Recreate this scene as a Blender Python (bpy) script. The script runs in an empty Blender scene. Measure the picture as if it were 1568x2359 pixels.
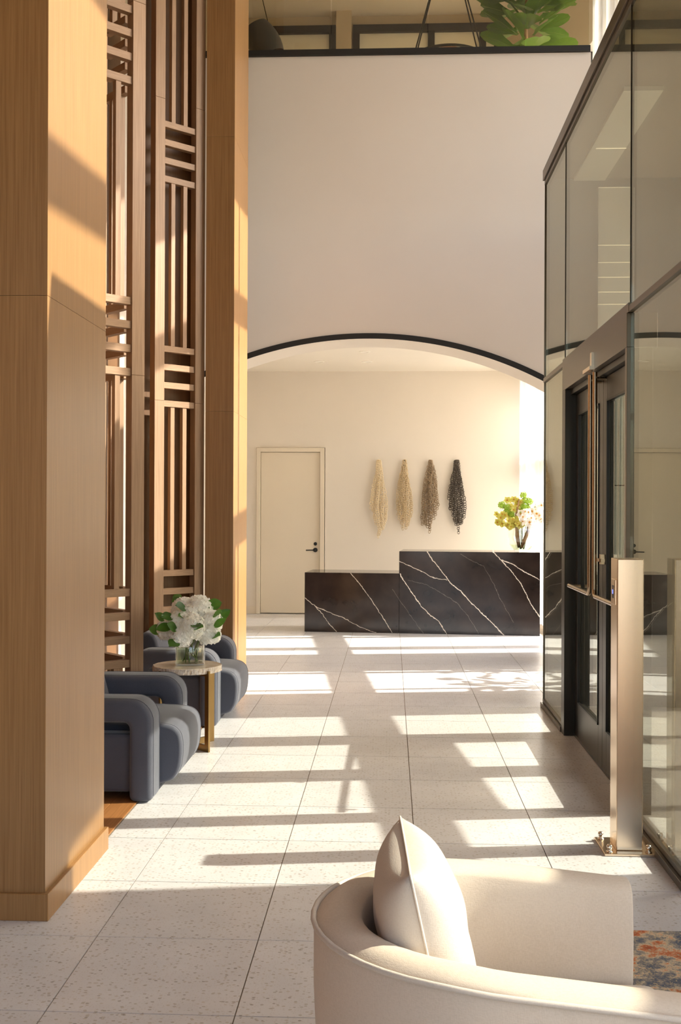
import bpy, bmesh, math, random
from mathutils import Vector, Matrix
random.seed(7)
PI = math.pi
scene = bpy.context.scene
col = scene.collection

# ------------------------------------------------------------------ camera
F_PX, PSI, ROLL = 2505.0, math.atan(116 / 2505.0), 0.004
cam_d = bpy.data.cameras.new('camera')
cam_d.sensor_fit = 'VERTICAL'; cam_d.sensor_height = 36.0
cam_d.lens = F_PX / 2359.0 * 36.0
cam_d.shift_y = -7.0 / 2359.0
cam_d.clip_start = 0.05; cam_d.clip_end = 300
cam = bpy.data.objects.new('camera', cam_d); col.objects.link(cam)
fwd = Vector((-math.sin(PSI), math.cos(PSI), 0)); rgt = Vector((math.cos(PSI), math.sin(PSI), 0)); upv = Vector((0, 0, 1))
r2 = rgt * math.cos(ROLL) + upv * math.sin(ROLL); u2 = upv * math.cos(ROLL) - rgt * math.sin(ROLL)
M = Matrix(((r2.x, u2.x, -fwd.x, 0), (r2.y, u2.y, -fwd.y, 0), (r2.z, u2.z, -fwd.z, 1.6), (0, 0, 0, 1)))
cam.matrix_world = M
scene.camera = cam

# ------------------------------------------------------------------ light
TAU, AZ = 0.72, 0.15                       # sun: drop and sideways drift per metre travelled in -X
SUN_STRENGTH, SKY_STRENGTH, EXPOSURE = 11.0, 0.68, 0.38
w = bpy.data.worlds.new('sky'); scene.world = w; w.use_nodes = True
nt = w.node_tree; nt.nodes.clear()
sky = nt.nodes.new('ShaderNodeTexSky'); sky.sky_type = 'NISHITA'
sky.sun_disc = False; sky.sun_elevation = math.atan(TAU); sky.sun_rotation = math.radians(90) - math.atan(AZ)
sky.dust_density = 3.0; sky.ozone_density = 0.6
bg = nt.nodes.new('ShaderNodeBackground'); bg.inputs['Strength'].default_value = SKY_STRENGTH
wo = nt.nodes.new('ShaderNodeOutputWorld')
nt.links.new(sky.outputs[0], bg.inputs[0]); nt.links.new(bg.outputs[0], wo.inputs[0])
sun_d = bpy.data.lights.new('sun', 'SUN'); sun_d.energy = SUN_STRENGTH; sun_d.angle = math.radians(0.55)
sun_d.color = (1.0, 0.94, 0.84)
sun = bpy.data.objects.new('sun', sun_d); col.objects.link(sun)
sun.rotation_euler = Vector((-1, -AZ, -TAU)).to_track_quat('-Z', 'Y').to_euler()
sun.location = (20, 3, 15)
scene.view_settings.view_transform = 'Standard'; scene.view_settings.look = 'None'
scene.view_settings.gamma = 1.0; scene.view_settings.use_curve_mapping = False
scene.view_settings.exposure = EXPOSURE
scene.cycles.max_bounces = 12; scene.cycles.diffuse_bounces = 6; scene.cycles.glossy_bounces = 5
scene.cycles.transparent_max_bounces = 32; scene.cycles.sample_clamp_indirect = 6.0
scene.cycles.caustics_reflective = False; scene.cycles.caustics_refractive = False

# ------------------------------------------------------------------ materials
def sr(r, g, b):
    f = lambda c: ((c / 255.0) / 12.92) if c / 255.0 <= 0.04045 else (((c / 255.0) + 0.055) / 1.055) ** 2.4
    return (f(r), f(g), f(b), 1.0)
class NM:
    """small wrapper round a material's node tree"""
    def __init__(s, name):
        s.m = bpy.data.materials.new(name); s.m.use_nodes = True
        s.t = s.m.node_tree; s.b = s.t.nodes['Principled BSDF']; s.o = s.t.nodes['Material Output']
    def n(s, typ, **kw):
        nd = s.t.nodes.new('ShaderNode' + typ)
        for k, v in kw.items():
            if k == 'inp':
                for kk, vv in v.items(): nd.inputs[kk].default_value = vv
            else: setattr(nd, k, v)
        return nd
    def l(s, a, b): s.t.links.new(a, b)
    def pos(s, scale=(1, 1, 1), kind='Position', loc=(0, 0, 0)):
        if kind == 'Position': g = s.n('NewGeometry').outputs['Position']
        else: g = s.n('TexCoord').outputs[kind]
        mp = s.n('Mapping'); mp.inputs['Scale'].default_value = scale; mp.inputs['Location'].default_value = loc
        s.l(g, mp.inputs[0]); return mp.outputs[0]
    def noise(s, vec, scale, detail=3, rough=0.5, dist=0.0):
        nd = s.n('TexNoise', inp={'Scale': scale, 'Detail': detail, 'Roughness': rough, 'Distortion': dist})
        s.l(vec, nd.inputs['Vector']); return nd.outputs['Fac']
    def ramp(s, fac, stops):
        nd = s.n('ValToRGB'); el = nd.color_ramp.elements
        while len(el) < len(stops): el.new(0.5)
        for e, (p, c) in zip(el, stops): e.position = p; e.color = c
        s.l(fac, nd.inputs[0]); return nd.outputs[0]
    def math(s, op, a, b=None, clamp=False):
        nd = s.n('Math', operation=op, use_clamp=clamp)
        for i, v in enumerate((a, b)):
            if v is None: continue
            if isinstance(v, (int, float)): nd.inputs[i].default_value = v
            else: s.l(v, nd.inputs[i])
        return nd.outputs[0]
    def mix(s, fac, a, b, mode='MIX'):
        nd = s.n('Mix', data_type='RGBA', blend_type=mode)
        for i, v in ((0, fac), (6, a), (7, b)):
            if isinstance(v, (int, float)): nd.inputs[i].default_value = v
            elif isinstance(v, tuple): nd.inputs[i].default_value = v
            else: s.l(v, nd.inputs[i])
        return nd.outputs[2]
    def bump(s, h, strength=0.2, dist=0.01):
        nd = s.n('Bump', inp={'Strength': strength, 'Distance': dist}); s.l(h, nd.inputs['Height'])
        s.l(nd.outputs[0], s.b.inputs['Normal'])
    def set(s, **kw):
        names = dict(color='Base Color', rough='Roughness', metal='Metallic', spec='Specular IOR Level', sheen='Sheen Weight',
                     coat='Coat Weight', coatr='Coat Roughness', sub='Subsurface Weight', aniso='Anisotropic', sheenr='Sheen Roughness')
        for k, v in kw.items():
            i = s.b.inputs[names[k]]
            if isinstance(v, (int, float, tuple)): i.default_value = v
            else: s.l(v, i)
        return s
def plain(name, c, rough=0.5, metal=0.0, **kw): return NM(name).set(color=c, rough=rough, metal=metal, **kw).m
MAT = {}
def wood(name, c1, c2, scale, rough=0.42, seed=0.0):
    m = NM(name)
    v = m.pos(scale, loc=(seed, seed * 2, seed))
    g = m.noise(v, 1.0, 6, 0.65)
    big = m.noise(m.pos((1.6, 1.6, 0.35)), 1.0, 2)
    rnd = m.n('ObjectInfo').outputs['Random']
    c = m.ramp(g, [(0.30, c1), (0.70, c2)])
    c = m.mix(m.math('MULTIPLY', big, 0.35), c, m.mix(1.0, c, (0.80, 0.76, 0.72, 1), 'MULTIPLY'))
    val = m.math('ADD', m.math('MULTIPLY', rnd, 0.12), 0.94)
    hsv = m.n('HueSaturation'); m.l(val, hsv.inputs['Value']); m.l(c, hsv.inputs['Color'])
    m.set(color=hsv.outputs[0], rough=rough, spec=0.4); m.bump(g, 0.12, 0.002)
    return m.m
MAT['wood'] = wood('oak_veneer', sr(130, 95, 56), sr(158, 120, 76), (150, 150, 2.2), 0.36)
MAT['slat'] = wood('oak_slat', sr(138, 108, 80), sr(168, 136, 106), (150, 150, 3.0), 0.5, 3)  # greyer than the veneer: sky sheen mixed into the colour
MAT['slat_h'] = wood('oak_slat_cross', sr(138, 108, 80), sr(168, 136, 106), (9, 9, 220), 0.5, 5)  # same sky sheen put into the crosswise slat colour
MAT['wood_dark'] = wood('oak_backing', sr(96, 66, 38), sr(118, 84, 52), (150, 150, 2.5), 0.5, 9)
MAT['plank'] = wood('oak_floor', sr(138, 92, 52), sr(170, 118, 72), (120, 2.5, 120), 0.35, 2)

def terrazzo():
    m = NM('terrazzo')
    v = m.pos((1, 1, 1))
    wv = m.n('VectorMath', operation='MULTIPLY'); m.l(v, wv.inputs[0]); wv.inputs[1].default_value = (0.72, 1, 1)
    def chips(scale, keep, size):
        vo = m.n('TexVoronoi', inp={'Scale': scale, 'Randomness': 1.0}); m.l(wv.outputs[0], vo.inputs['Vector'])
        sep = m.n('SeparateColor'); m.l(vo.outputs['Color'], sep.inputs[0])
        a = m.math('LESS_THAN', vo.outputs['Distance'], size)
        b = m.math('GREATER_THAN', sep.outputs[0], keep)
        return m.math('MULTIPLY', a, b), sep.outputs[1]
    k1, r1 = chips(75, 0.55, 0.34)
    k2, r2_ = chips(150, 0.5, 0.36)
    k3, r3_ = chips(60, 0.90, 0.26)
    cloud = m.noise(v, 5.0, 4)
    base = m.ramp(cloud, [(0.3, sr(203, 203, 207)), (0.7, sr(213, 213, 216))])
    chipc = m.ramp(r1, [(0.0, sr(150, 140, 130)), (0.5, sr(186, 176, 164)), (1.0, sr(124, 118, 112))])
    c = m.mix(m.math('MULTIPLY', k1, 0.62), base, chipc)
    c = m.mix(m.math('MULTIPLY', k2, 0.3), c, sr(176, 168, 160))
    c = m.mix(m.math('MULTIPLY', k3, 0.8), c, sr(136, 130, 126))
    rnd = m.n('ObjectInfo').outputs['Random']
    hsv = m.n('HueSaturation'); m.l(m.math('ADD', m.math('MULTIPLY', rnd, 0.05), 0.975), hsv.inputs['Value']); m.l(c, hsv.inputs['Color'])
    m.set(color=hsv.outputs[0], rough=0.3, spec=0.45)
    return m.m
MAT['terrazzo'] = terrazzo()
MAT['grout'] = plain('grout', sr(132, 118, 100), 0.9)
def paint(name, c, rough=0.7):
    m = NM(name); g = m.noise(m.pos(), 0.8, 4)
    c2 = tuple(x * 0.95 for x in c[:3]) + (1,)
    m.set(color=m.ramp(g, [(0.3, c2), (0.7, c)]), rough=rough); m.bump(m.noise(m.pos(), 180, 2), 0.04, 0.002); return m.m
MAT['wall'] = paint('warm_plaster', sr(228, 219, 206))
MAT['ceil'] = paint('ceiling_paint', sr(236, 228, 214))
MAT['trimw'] = paint('door_paint', sr(226, 214, 194), 0.5)
MAT['soffit'] = paint('mezzanine_paint', sr(205, 190, 162))
MAT['black'] = plain('black_metal', sr(24, 22, 20), 0.4, 0.3)
MAT['blackp'] = plain('black_paint', sr(26, 24, 20), 0.55)
MAT['bronze'] = NM('dark_bronze_metal').set(color=sr(96, 86, 74), rough=0.32, metal=0.85).m
MAT['bronze_d'] = NM('darker_bronze_metal').set(color=sr(62, 58, 52), rough=0.36, metal=0.8).m
def satin(name, c, rough):
    m = NM(name); g = m.noise(m.pos((160, 160, 0.6)), 1.0, 2)
    m.set(color=m.ramp(g, [(0.3, tuple(x * 0.94 for x in c[:3]) + (1,)), (0.7, c)]), rough=rough, metal=1.0); return m.m
def brushed(name, c, rough, sc=(220, 220, 2.0), bmp=0.05):
    m = NM(name); g = m.noise(m.pos(sc), 1.0, 3)
    r = m.math('ADD', m.math('MULTIPLY', g, 0.14), rough - 0.07)
    m.set(color=c, rough=r, metal=1.0); m.bump(g, bmp, 0.001); return m.m
MAT['steel'] = satin('brushed_steel', sr(222, 200, 172), 0.26)
MAT['tube'] = plain('bronze_tube', sr(176, 158, 134), 0.24, 1.0)
MAT['chrome'] = plain('polished_chrome', sr(220, 215, 205), 0.08, 1.0)
MAT['brass'] = brushed('aged_brass', sr(150, 124, 82), 0.34)
def glass(name, tint, ior=1.5, gl=(1, 1, 1, 1), rough=0.0):
    m = NM(name)
    tr = m.n('BsdfTransparent'); tr.inputs[0].default_value = tint
    g = m.n('BsdfGlossy'); g.inputs['Color'].default_value = gl; g.inputs['Roughness'].default_value = rough
    geo = m.n('NewGeometry'); dt = m.n('VectorMath', operation='DOT_PRODUCT'); m.l(geo.outputs['Normal'], dt.inputs[0]); m.l(geo.outputs['Incoming'], dt.inputs[1])
    f0 = ((ior - 1) / (ior + 1)) ** 2            # Schlick's fresnel term, the same from both sides of the pane
    sch = m.math('POWER', m.math('SUBTRACT', 1.0, m.math('ABSOLUTE', dt.outputs['Value']), True), 5.0)
    fr = m.math('ADD', m.math('MULTIPLY', sch, 1 - f0), f0)
    mx = m.n('MixShader'); m.l(fr, mx.inputs[0]); m.l(tr.outputs[0], mx.inputs[1]); m.l(g.outputs[0], mx.inputs[2])
    m.l(mx.outputs[0], m.o.inputs['Surface']); return m.m
MAT['glass'] = glass('grey_tinted_glass', (0.82, 0.82, 0.78, 1), 1.8, (0.93, 0.95, 0.88, 1))
MAT['glass_clear'] = glass('clear_glass', (0.975, 0.98, 0.975, 1), 1.45)
MAT['glass_rail'] = glass('bronze_railing_glass', (0.90, 0.88, 0.82, 1), 1.45)
MAT['glass_vase'] = glass('vase_glass', (0.93, 0.94, 0.92, 1), 1.7)
MAT['water'] = glass('vase_water', (0.88, 0.92, 0.82, 1), 1.2)
def sheer():
    m = NM('sheer_fabric')
    d = m.n('BsdfDiffuse'); d.inputs[0].default_value = (0.92, 0.90, 0.86, 1)
    t = m.n('BsdfTranslucent'); t.inputs[0].default_value = (0.92, 0.90, 0.86, 1)
    p = m.n('BsdfTransparent'); p.inputs[0].default_value = (1, 1, 1, 1)
    a = m.n('MixShader', inp={0: 0.6}); m.l(d.outputs[0], a.inputs[1]); m.l(t.outputs[0], a.inputs[2])
    b = m.n('MixShader', inp={0: 0.12}); m.l(a.outputs[0], b.inputs[1]); m.l(p.outputs[0], b.inputs[2])
    m.l(b.outputs[0], m.o.inputs['Surface']); return m.m
MAT['sheer'] = sheer()
def fabric(name, c, c2, wsc=900, sheen=0.5, rough=0.85):
    m = NM(name); v = m.pos(kind='Object')
    w1 = m.noise(m.pos((wsc, wsc, wsc * 0.25), 'Object'), 1.0, 1); w2 = m.noise(m.pos((wsc * 0.25, wsc * 0.25, wsc), 'Object'), 1.0, 1)
    h = m.math('ADD', w1, w2); cl = m.noise(v, 6.0, 3)
    f = m.math('ADD', m.math('MULTIPLY', h, 0.35), m.math('MULTIPLY', cl, 0.35))
    m.set(color=m.ramp(f, [(0.2, c2), (0.6, c)]), rough=rough, sheen=sheen, sheenr=0.4); m.bump(h, 0.15, 0.002); return m.m
MAT['blue'] = fabric('slate_blue_felt', sr(77, 80, 92), sr(62, 65, 76), 700, 0.3)
MAT['blue_d'] = plain('dark_plinth', sr(44, 46, 54), 0.8)
MAT['cream'] = fabric('cream_woven_fabric', sr(208, 195, 178), sr(191, 177, 158), 500, 0.15)
MAT['cream2'] = fabric('pillow_linen', sr(204, 195, 183), sr(188, 178, 164), 600, 0.15)
def marble_top():
    m = NM('beige_stone'); v = m.pos()
    g = m.noise(v, 14, 5, 0.6, 0.8)
    m.set(color=m.ramp(g, [(0.3, sr(206, 190, 166)), (0.55, sr(234, 224, 206)), (0.75, sr(218, 204, 182))]), rough=0.14); return m.m
MAT['stone'] = marble_top()
def rough_stone():
    m = NM('chipped_stone_edge'); v = m.pos((1, 1, 0.35)); g = m.noise(v, 70, 5, 0.6)
    m.set(color=m.ramp(g, [(0.3, sr(176, 150, 120)), (0.6, sr(228, 219, 206))]), rough=0.85); m.bump(g, 0.8, 0.01); return m.m
MAT['stone_r'] = rough_stone()
def leafmat(name, c1, c2, rough=0.4):
    m = NM(name); rnd = m.n('ObjectInfo').outputs['Random']; g = m.noise(m.pos(), 30, 3)
    m.set(color=m.ramp(m.math('ADD', m.math('MULTIPLY', g, 0.6), m.math('MULTIPLY', rnd, 0.4)), [(0.25, c1), (0.75, c2)]), rough=rough)
    t = m.n('BsdfTranslucent'); t.inputs[0].default_value = tuple(min(1, x * 1.4) for x in c2[:3]) + (1,)
    mx = m.n('MixShader', inp={0: 0.3}); m.l(m.b.outputs[0], mx.inputs[1]); m.l(t.outputs[0], mx.inputs[2]); m.l(mx.outputs[0], m.o.inputs['Surface']); return m.m
MAT['leaf'] = leafmat('green_leaf', sr(44, 84, 26), sr(86, 130, 44))
MAT['fig'] = leafmat('fig_leaf', sr(70, 104, 36), sr(116, 150, 62), 0.35)
MAT['vein'] = plain('leaf_vein', sr(150, 172, 88), 0.5)
MAT['stem'] = plain('green_stem', sr(92, 118, 48), 0.5)
MAT['petal'] = leafmat('white_petal', sr(246, 243, 230), sr(255, 253, 246), 0.7)
MAT['petal_y'] = leafmat('yellow_green_petal', sr(198, 190, 78), sr(228, 218, 124), 0.6)
MAT['petal_g'] = leafmat('lime_petal', sr(140, 178, 46), sr(186, 212, 92), 0.6)
MAT['petal_w'] = leafmat('orchid_petal', sr(244, 234, 222), sr(255, 250, 242), 0.6)
MAT['throat'] = plain('orchid_throat', sr(224, 168, 60), 0.6)
def barkm():
    m = NM('driftwood'); g = m.noise(m.pos((60, 60, 10)), 1.0, 4)
    m.set(color=m.ramp(g, [(0.3, sr(150, 108, 74)), (0.7, sr(206, 166, 124))]), rough=0.8); m.bump(g, 0.4, 0.004); return m.m
MAT['bark'] = barkm()
MAT['leather'] = plain('dark_leather', sr(70, 74, 80), 0.5)
MAT['copper'] = plain('copper_wood', sr(190, 126, 82), 0.4)
MAT['lens'] = plain('downlight_white', sr(240, 234, 222), 0.4)
def emit(name, c, s):
    m = NM(name); e = m.n('Emission'); e.inputs[0].default_value = c; e.inputs[1].default_value = s; m.l(e.outputs[0], m.o.inputs['Surface']); return m.m
MAT['led'] = emit('warm_led_strip', (1.0, 0.85, 0.55, 1), 1.3)
MAT['blue_led'] = emit('blue_indicator', (0.25, 0.3, 1.0, 1), 1.2)
MAT['pale'] = paint('pale_panel', sr(222, 224, 204), 0.6)
MAT['panepale'] = paint('bright_pane_paint', sr(246, 242, 224), 0.8)  # near-white colour stands for the bright space behind the mezzanine windows
MAT['charcoal'] = paint('charcoal_panel', sr(70, 64, 56), 0.6); MAT['mat'] = paint('entrance_matting', sr(96, 90, 82), 0.95); MAT['taupe'] = paint('taupe_ceiling', sr(128, 116, 98), 0.7)
MAT['pave'] = paint('pavement', sr(190, 184, 174), 0.9)
MAT['ring'] = [plain('ring_cream', sr(240, 222, 188), 0.5), plain('ring_sand', sr(216, 194, 156), 0.5), plain('ring_taupe', sr(160, 138, 110), 0.6), plain('ring_charcoal', sr(84, 74, 64), 0.6)]
def rugm():
    m = NM('abstract_rug'); v = m.pos(kind='Position')
    wq = m.n('TexNoise', inp={'Scale': 6.0, 'Detail': 8, 'Roughness': 0.75}); m.l(v, wq.inputs['Vector'])
    c1 = m.ramp(wq.outputs[0], [(0.40, sr(92, 100, 116)), (0.46, sr(150, 144, 134)), (0.50, sr(222, 204, 170)), (0.55, sr(206, 120, 70)), (0.62, sr(176, 92, 54))])
    sp = m.noise(m.pos((1, 1, 1)), 110, 4)
    c = m.mix(m.math('GREATER_THAN', sp, 0.60), c1, sr(190, 172, 138))
    m.set(color=c, rough=0.95); m.bump(sp, 0.5, 0.004); return m.m
MAT['rug'] = rugm()

# ------------------------------------------------------------------ mesh helpers
def basis(d):
    d = Vector(d).normalized(); a = Vector((0, 0, 1)) if abs(d.z) < 0.9 else Vector((1, 0, 0))
    x = d.cross(a).normalized(); return x, d.cross(x).normalized(), d
class MB:
    def __init__(s): s.v = []; s.f = []; s.m = []
    def add(s, vs, fs, mi=0):
        o = len(s.v); s.v += [tuple(p) for p in vs]; s.f += [tuple(i + o for i in f) for f in fs]; s.m += [mi] * len(fs); return s
    def box(s, x0, x1, y0, y1, z0, z1, mi=0):
        return s.add([(x, y, z) for z in (z0, z1) for y in (y0, y1) for x in (x0, x1)],
                     [(0, 2, 3, 1), (4, 5, 7, 6), (0, 1, 5, 4), (2, 6, 7, 3), (0, 4, 6, 2), (1, 3, 7, 5)], mi)
    def obox(s, c, ax, ay, az, mi=0):
        c, ax, ay, az = map(Vector, (c, ax, ay, az))
        vs = [c + ax * i + ay * j + az * k for k in (-1, 1) for j in (-1, 1) for i in (-1, 1)]
        return s.add(vs, [(0, 2, 3, 1), (4, 5, 7, 6), (0, 1, 5, 4), (2, 6, 7, 3), (0, 4, 6, 2), (1, 3, 7, 5)], mi)
    def tube(s, pts, r, n=10, caps=True, mi=0):
        pts = [Vector(p) for p in pts]; rs = r if isinstance(r, (list, tuple)) else [r] * len(pts)
        rings = []; px = None
        for i, p in enumerate(pts):
            d = (pts[min(i + 1, len(pts) - 1)] - pts[max(i - 1, 0)])
            if d.length < 1e-9: d = Vector((0, 0, 1))
            x, y, dd = basis(d)
            if px is not None:
                x = (px - dd * px.dot(dd))
                if x.length < 1e-6: x = basis(d)[0]
                x.normalize(); y = dd.cross(x)
            px = x
            rings.append([p + (x * math.cos(2 * PI * k / n) + y * math.sin(2 * PI * k / n)) * rs[i] for k in range(n)])
        vs = [p for g in rings for p in g]
        fs = [(i * n + k, i * n + (k + 1) % n, (i + 1) * n + (k + 1) % n, (i + 1) * n + k) for i in range(len(pts) - 1) for k in range(n)]
        if caps: fs += [tuple(range(n))[::-1], tuple(range((len(pts) - 1) * n, len(pts) * n))]
        return s.add(vs, fs, mi)
    def lathe(s, prof, c=(0, 0, 0), n=32, mi=0, jit=0.0):
        cx, cy, cz = c; vs = []; m = len(prof)
        for k in range(n):
            a = 2 * PI * k / n
            for (r, z) in prof:
                j = 1 + (random.uniform(-jit, jit) if r > 1e-5 else 0)
                vs.append((cx + r * j * math.cos(a), cy + r * j * math.sin(a), cz + z))
        fs = [(k * m + i, ((k + 1) % n) * m + i, ((k + 1) % n) * m + i + 1, k * m + i + 1) for k in range(n) for i in range(m - 1)]
        return s.add(vs, fs, mi)
    def torus(s, c, R, r, ax, ay, n=10, k=5, mi=0):
        c, ax, ay = Vector(c), Vector(ax), Vector(ay); az = ax.cross(ay)
        vs = []
        for i in range(n):
            a = 2 * PI * i / n; d = ax * math.cos(a) + ay * math.sin(a)
            for j in range(k):
                b = 2 * PI * j / k; vs.append(c + d * (R + r * math.cos(b)) + az * r * math.sin(b))
        return s.add(vs, [(i * k + j, ((i + 1) % n) * k + j, ((i + 1) % n) * k + (j + 1) % k, i * k + (j + 1) % k) for i in range(n) for j in range(k)], mi)
    def prism(s, outline, y0, y1):
        """outline: list of (x,z); extruded along y"""
        n = len(outline)
        vs = [(x, y0, z) for x, z in outline] + [(x, y1, z) for x, z in outline]
        return s.add(vs, [tuple(range(n)), tuple(range(n, 2 * n))[::-1]] + [(i, i + n, (i + 1) % n + n, (i + 1) % n) for i in range(n)])
    def mesh(s, name, mats, org=(0, 0, 0), bevel=0.0, seg=2, smooth=False, weld=True, recalc=True):
        me = bpy.data.meshes.new(name)
        ox, oy, oz = org
        me.from_pydata([(x - ox, y - oy, z - oz) for x, y, z in s.v], [], s.f)
        for i, p in enumerate(me.polygons): p.material_index = s.m[i]
        if not isinstance(mats, (list, tuple)): mats = [mats]
        for q in mats: me.materials.append(q)
        bm = bmesh.new(); bm.from_mesh(me)
        if weld: bmesh.ops.remove_doubles(bm, verts=bm.verts, dist=1e-6)
        if recalc: bmesh.ops.recalc_face_normals(bm, faces=bm.faces)
        if bevel > 0:
            es = [e for e in bm.edges if len(e.link_faces) == 2 and e.calc_face_angle(0) > 0.6]
            bmesh.ops.bevel(bm, geom=es, offset=bevel, offset_type='OFFSET', segments=seg, profile=0.5, affect='EDGES', clamp_overlap=True)
        if smooth:
            for f in bm.faces: f.smooth = True
        bm.to_mesh(me); bm.free()
        return me
ORG = {}
def link(name, data, parent=None, org=(0, 0, 0)):
    o = bpy.data.objects.new(name, data); col.objects.link(o)
    if parent is not None:
        o.parent = parent; po = ORG[parent.name]; o.location = Vector(org) - Vector(po)
    else: o.location = org
    ORG[o.name] = tuple(org); return o
def tag(o, label=None, cat=None, group=None, kind=None):
    for k, v in (('label', label), ('category', cat), ('group', group), ('kind', kind)):
        if v: o[k] = v
    return o
def empty(name, org=(0, 0, 0)):
    o = bpy.data.objects.new(name, None); o.empty_display_size = 0.1; col.objects.link(o); o.location = org; ORG[o.name] = tuple(org); return o
def thing(name, label, cat, org=(0, 0, 0), group=None): return tag(empty(name, org), label, cat, group)
def part(name, mb, mat, parent, org=None, **kw):
    org = ORG[parent.name] if (parent is not None and org is None) else (org or (0, 0, 0))
    return link(name, mb.mesh(name, mat, org, **kw), parent, org)
def struct(name, mb, mat, label=None, **kw):
    o = part(name, mb, mat, None, **kw); return tag(o, label, None, None, 'structure')
def copy_tree(o, parent=None):
    c = o.copy(); col.objects.link(c); c.parent = parent; ORG[c.name] = ORG[o.name]
    if parent is not None: c.matrix_parent_inverse = o.matrix_parent_inverse
    for ch in list(o.children): copy_tree(ch, c)
    return c
def B(*a): return MB().box(*a)
def smooth_by_angle(o, ang=0.6):
    me = o.data
    for p in me.polygons: p.use_smooth = True
    bm = bmesh.new(); bm.from_mesh(me)
    for e in bm.edges: e.smooth = not (len(e.link_faces) == 2 and e.calc_face_angle(0) > ang)
    bm.to_mesh(me); bm.free()
def XO(y): return 3.10 - 0.115 * (y - 9.05)            # line of the street facade, at a slant to the room

# ================================================================== THE SETTING
# ---- floor: grout bed with terrazzo tiles
P = 0.605; JX = 0.12; JY = 5.83
floor = struct('floor', B(-2.9, 3.9, -5.0, 16.6, -0.10, -0.004), MAT['grout'], 'pale terrazzo tile floor with thin grey joints')
TILES = {}
G = 0.0022
def tile(x0, x1, y0, y1):
    w_, d_ = round(x1 - x0, 4), round(y1 - y0, 4)
    if (w_, d_) not in TILES:
        TILES[(w_, d_)] = B(-w_ / 2 + G, w_ / 2 - G, -d_ / 2 + G, d_ / 2 - G, -0.02, 0.0).mesh('tile', MAT['terrazzo'], bevel=0.0)
    o = bpy.data.objects.new('tile', TILES[(w_, d_)]); col.objects.link(o); o.parent = floor
    o.location = ((x0 + x1) / 2, (y0 + y1) / 2, 0)
WOODX = -1.365
for j in range(-7, 18):
    y0 = JY + j * P; y1 = min(y0 + P, 16.5)
    for i in range(-5, 6):
        x0 = JX + i * P; x1 = x0 + P
        lim = WOODX if 4.1 < y0 < 10.05 else -2.6
        if x1 <= lim + 0.05: continue
        x0 = max(x0, lim)
        xr = min(XO((y0 + y1) / 2) - 0.1, 1.93 if y0 > 4.0 else 3.0)
        if x0 > xr - 0.05: continue
        if y0 < 2.0 and (x0 < -1.4 or x1 > 1.5): continue
        tile(x0, min(x1, xr), y0, y1)
# ---- oak boards in the lounge bay
fl2 = struct('floor_oak', B(-2.75, WOODX, 4.63, 10.1, -0.0035, 0.0), MAT['grout'], 'narrow oak board floor under the slate armchairs')
bx = WOODX - 0.004
k = 0
while bx > -2.6:
    x0 = bx - 0.135
    cuts = [4.63, 6.1 + 0.5 * (k % 3), 8.4 + 0.4 * ((k + 1) % 3), 10.1]
    for a, b in zip(cuts, cuts[1:]):
        part('plank', B(x0 + 0.001, bx - 0.001, a + 0.001, b - 0.001, 0.0, 0.006), MAT['plank'], fl2, bevel=0.001, seg=1)
    bx = x0; k += 1
# ---- walls
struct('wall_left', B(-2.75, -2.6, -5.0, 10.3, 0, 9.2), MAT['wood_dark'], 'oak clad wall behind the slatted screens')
struct('wall_left_reception', B(-2.75, -2.6, 10.3, 16.6, 0, 6.0), MAT['wall'])
struct('wall_left_mezzanine', B(-2.75, -2.6, 10.3, 16.6, 6.0, 9.2), MAT['soffit'])
wb = MB().box(-2.75, -2.05, 16.5, 16.65, 0, 3.69).box(-1.0, 2.4, 16.5, 16.65, 0, 3.69).box(-2.05, -1.0, 16.5, 16.65, 2.53, 3.69)
wb.box(-2.05, -1.0, 16.565, 16.65, -0.1, 2.53)  # unseen backing added so no sky leaks through the door gaps
struct('wall_back', wb, MAT['wall'], 'cream plaster wall at the far end of the reception')
bb = struct('baseboard_back', MB().box(-2.6, -2.045, 16.485, 16.5, 0, 0.11).box(-1.01, 1.95, 16.485, 16.5, 0, 0.11), MAT['trimw'])
struct('ceiling_reception', B(-2.7, 2.7, 11.5, 16.6, 3.69, 3.85), MAT['ceil'], 'cream ceiling over the reception')
struct('ceiling', B(-2.75, 4.7, -5.0, 16.7, 9.08, 9.25), MAT['ceil'], 'high ceiling above the lobby and mezzanine')
# ---- arch wall
AC = (-0.24, 11.2, -0.50); AR = 3.855                  # centre and radius of the arch edge
def arch_x_range(): return -2.6, 2.02
def arch_wall():
    mb = MB(); N = 64; xl, xr = arch_x_range(); xs = [xl + (xr - xl) * i / N for i in range(N + 1)]
    zs = [AC[2] + math.sqrt(max(0.01, AR * AR - (x - AC[0]) ** 2)) for x in xs]
    y0, y1, zt = 11.2, 11.80, 6.27
    vs = []
    for x, z in zip(xs, zs): vs += [(x, y0, z), (x, y0, zt), (x, y1, zt), (x, y1, z)]
    fs = []
    for i in range(N):
        a, b = 4 * i, 4 * i + 4
        fs += [(a, b, b + 1, a + 1), (a + 1, b + 1, b + 2, a + 2), (a + 2, b + 2, b + 3, a + 3), (a + 3, b + 3, b, a)]
    fs += [(0, 1, 2, 3), (4 * N, 4 * N + 3, 4 * N + 2, 4 * N + 1)]
    mb.add(vs, fs); return mb
wa = struct('wall_arch', arch_wall(), MAT['wall'], 'tall plaster wall with a wide shallow arch')
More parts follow.
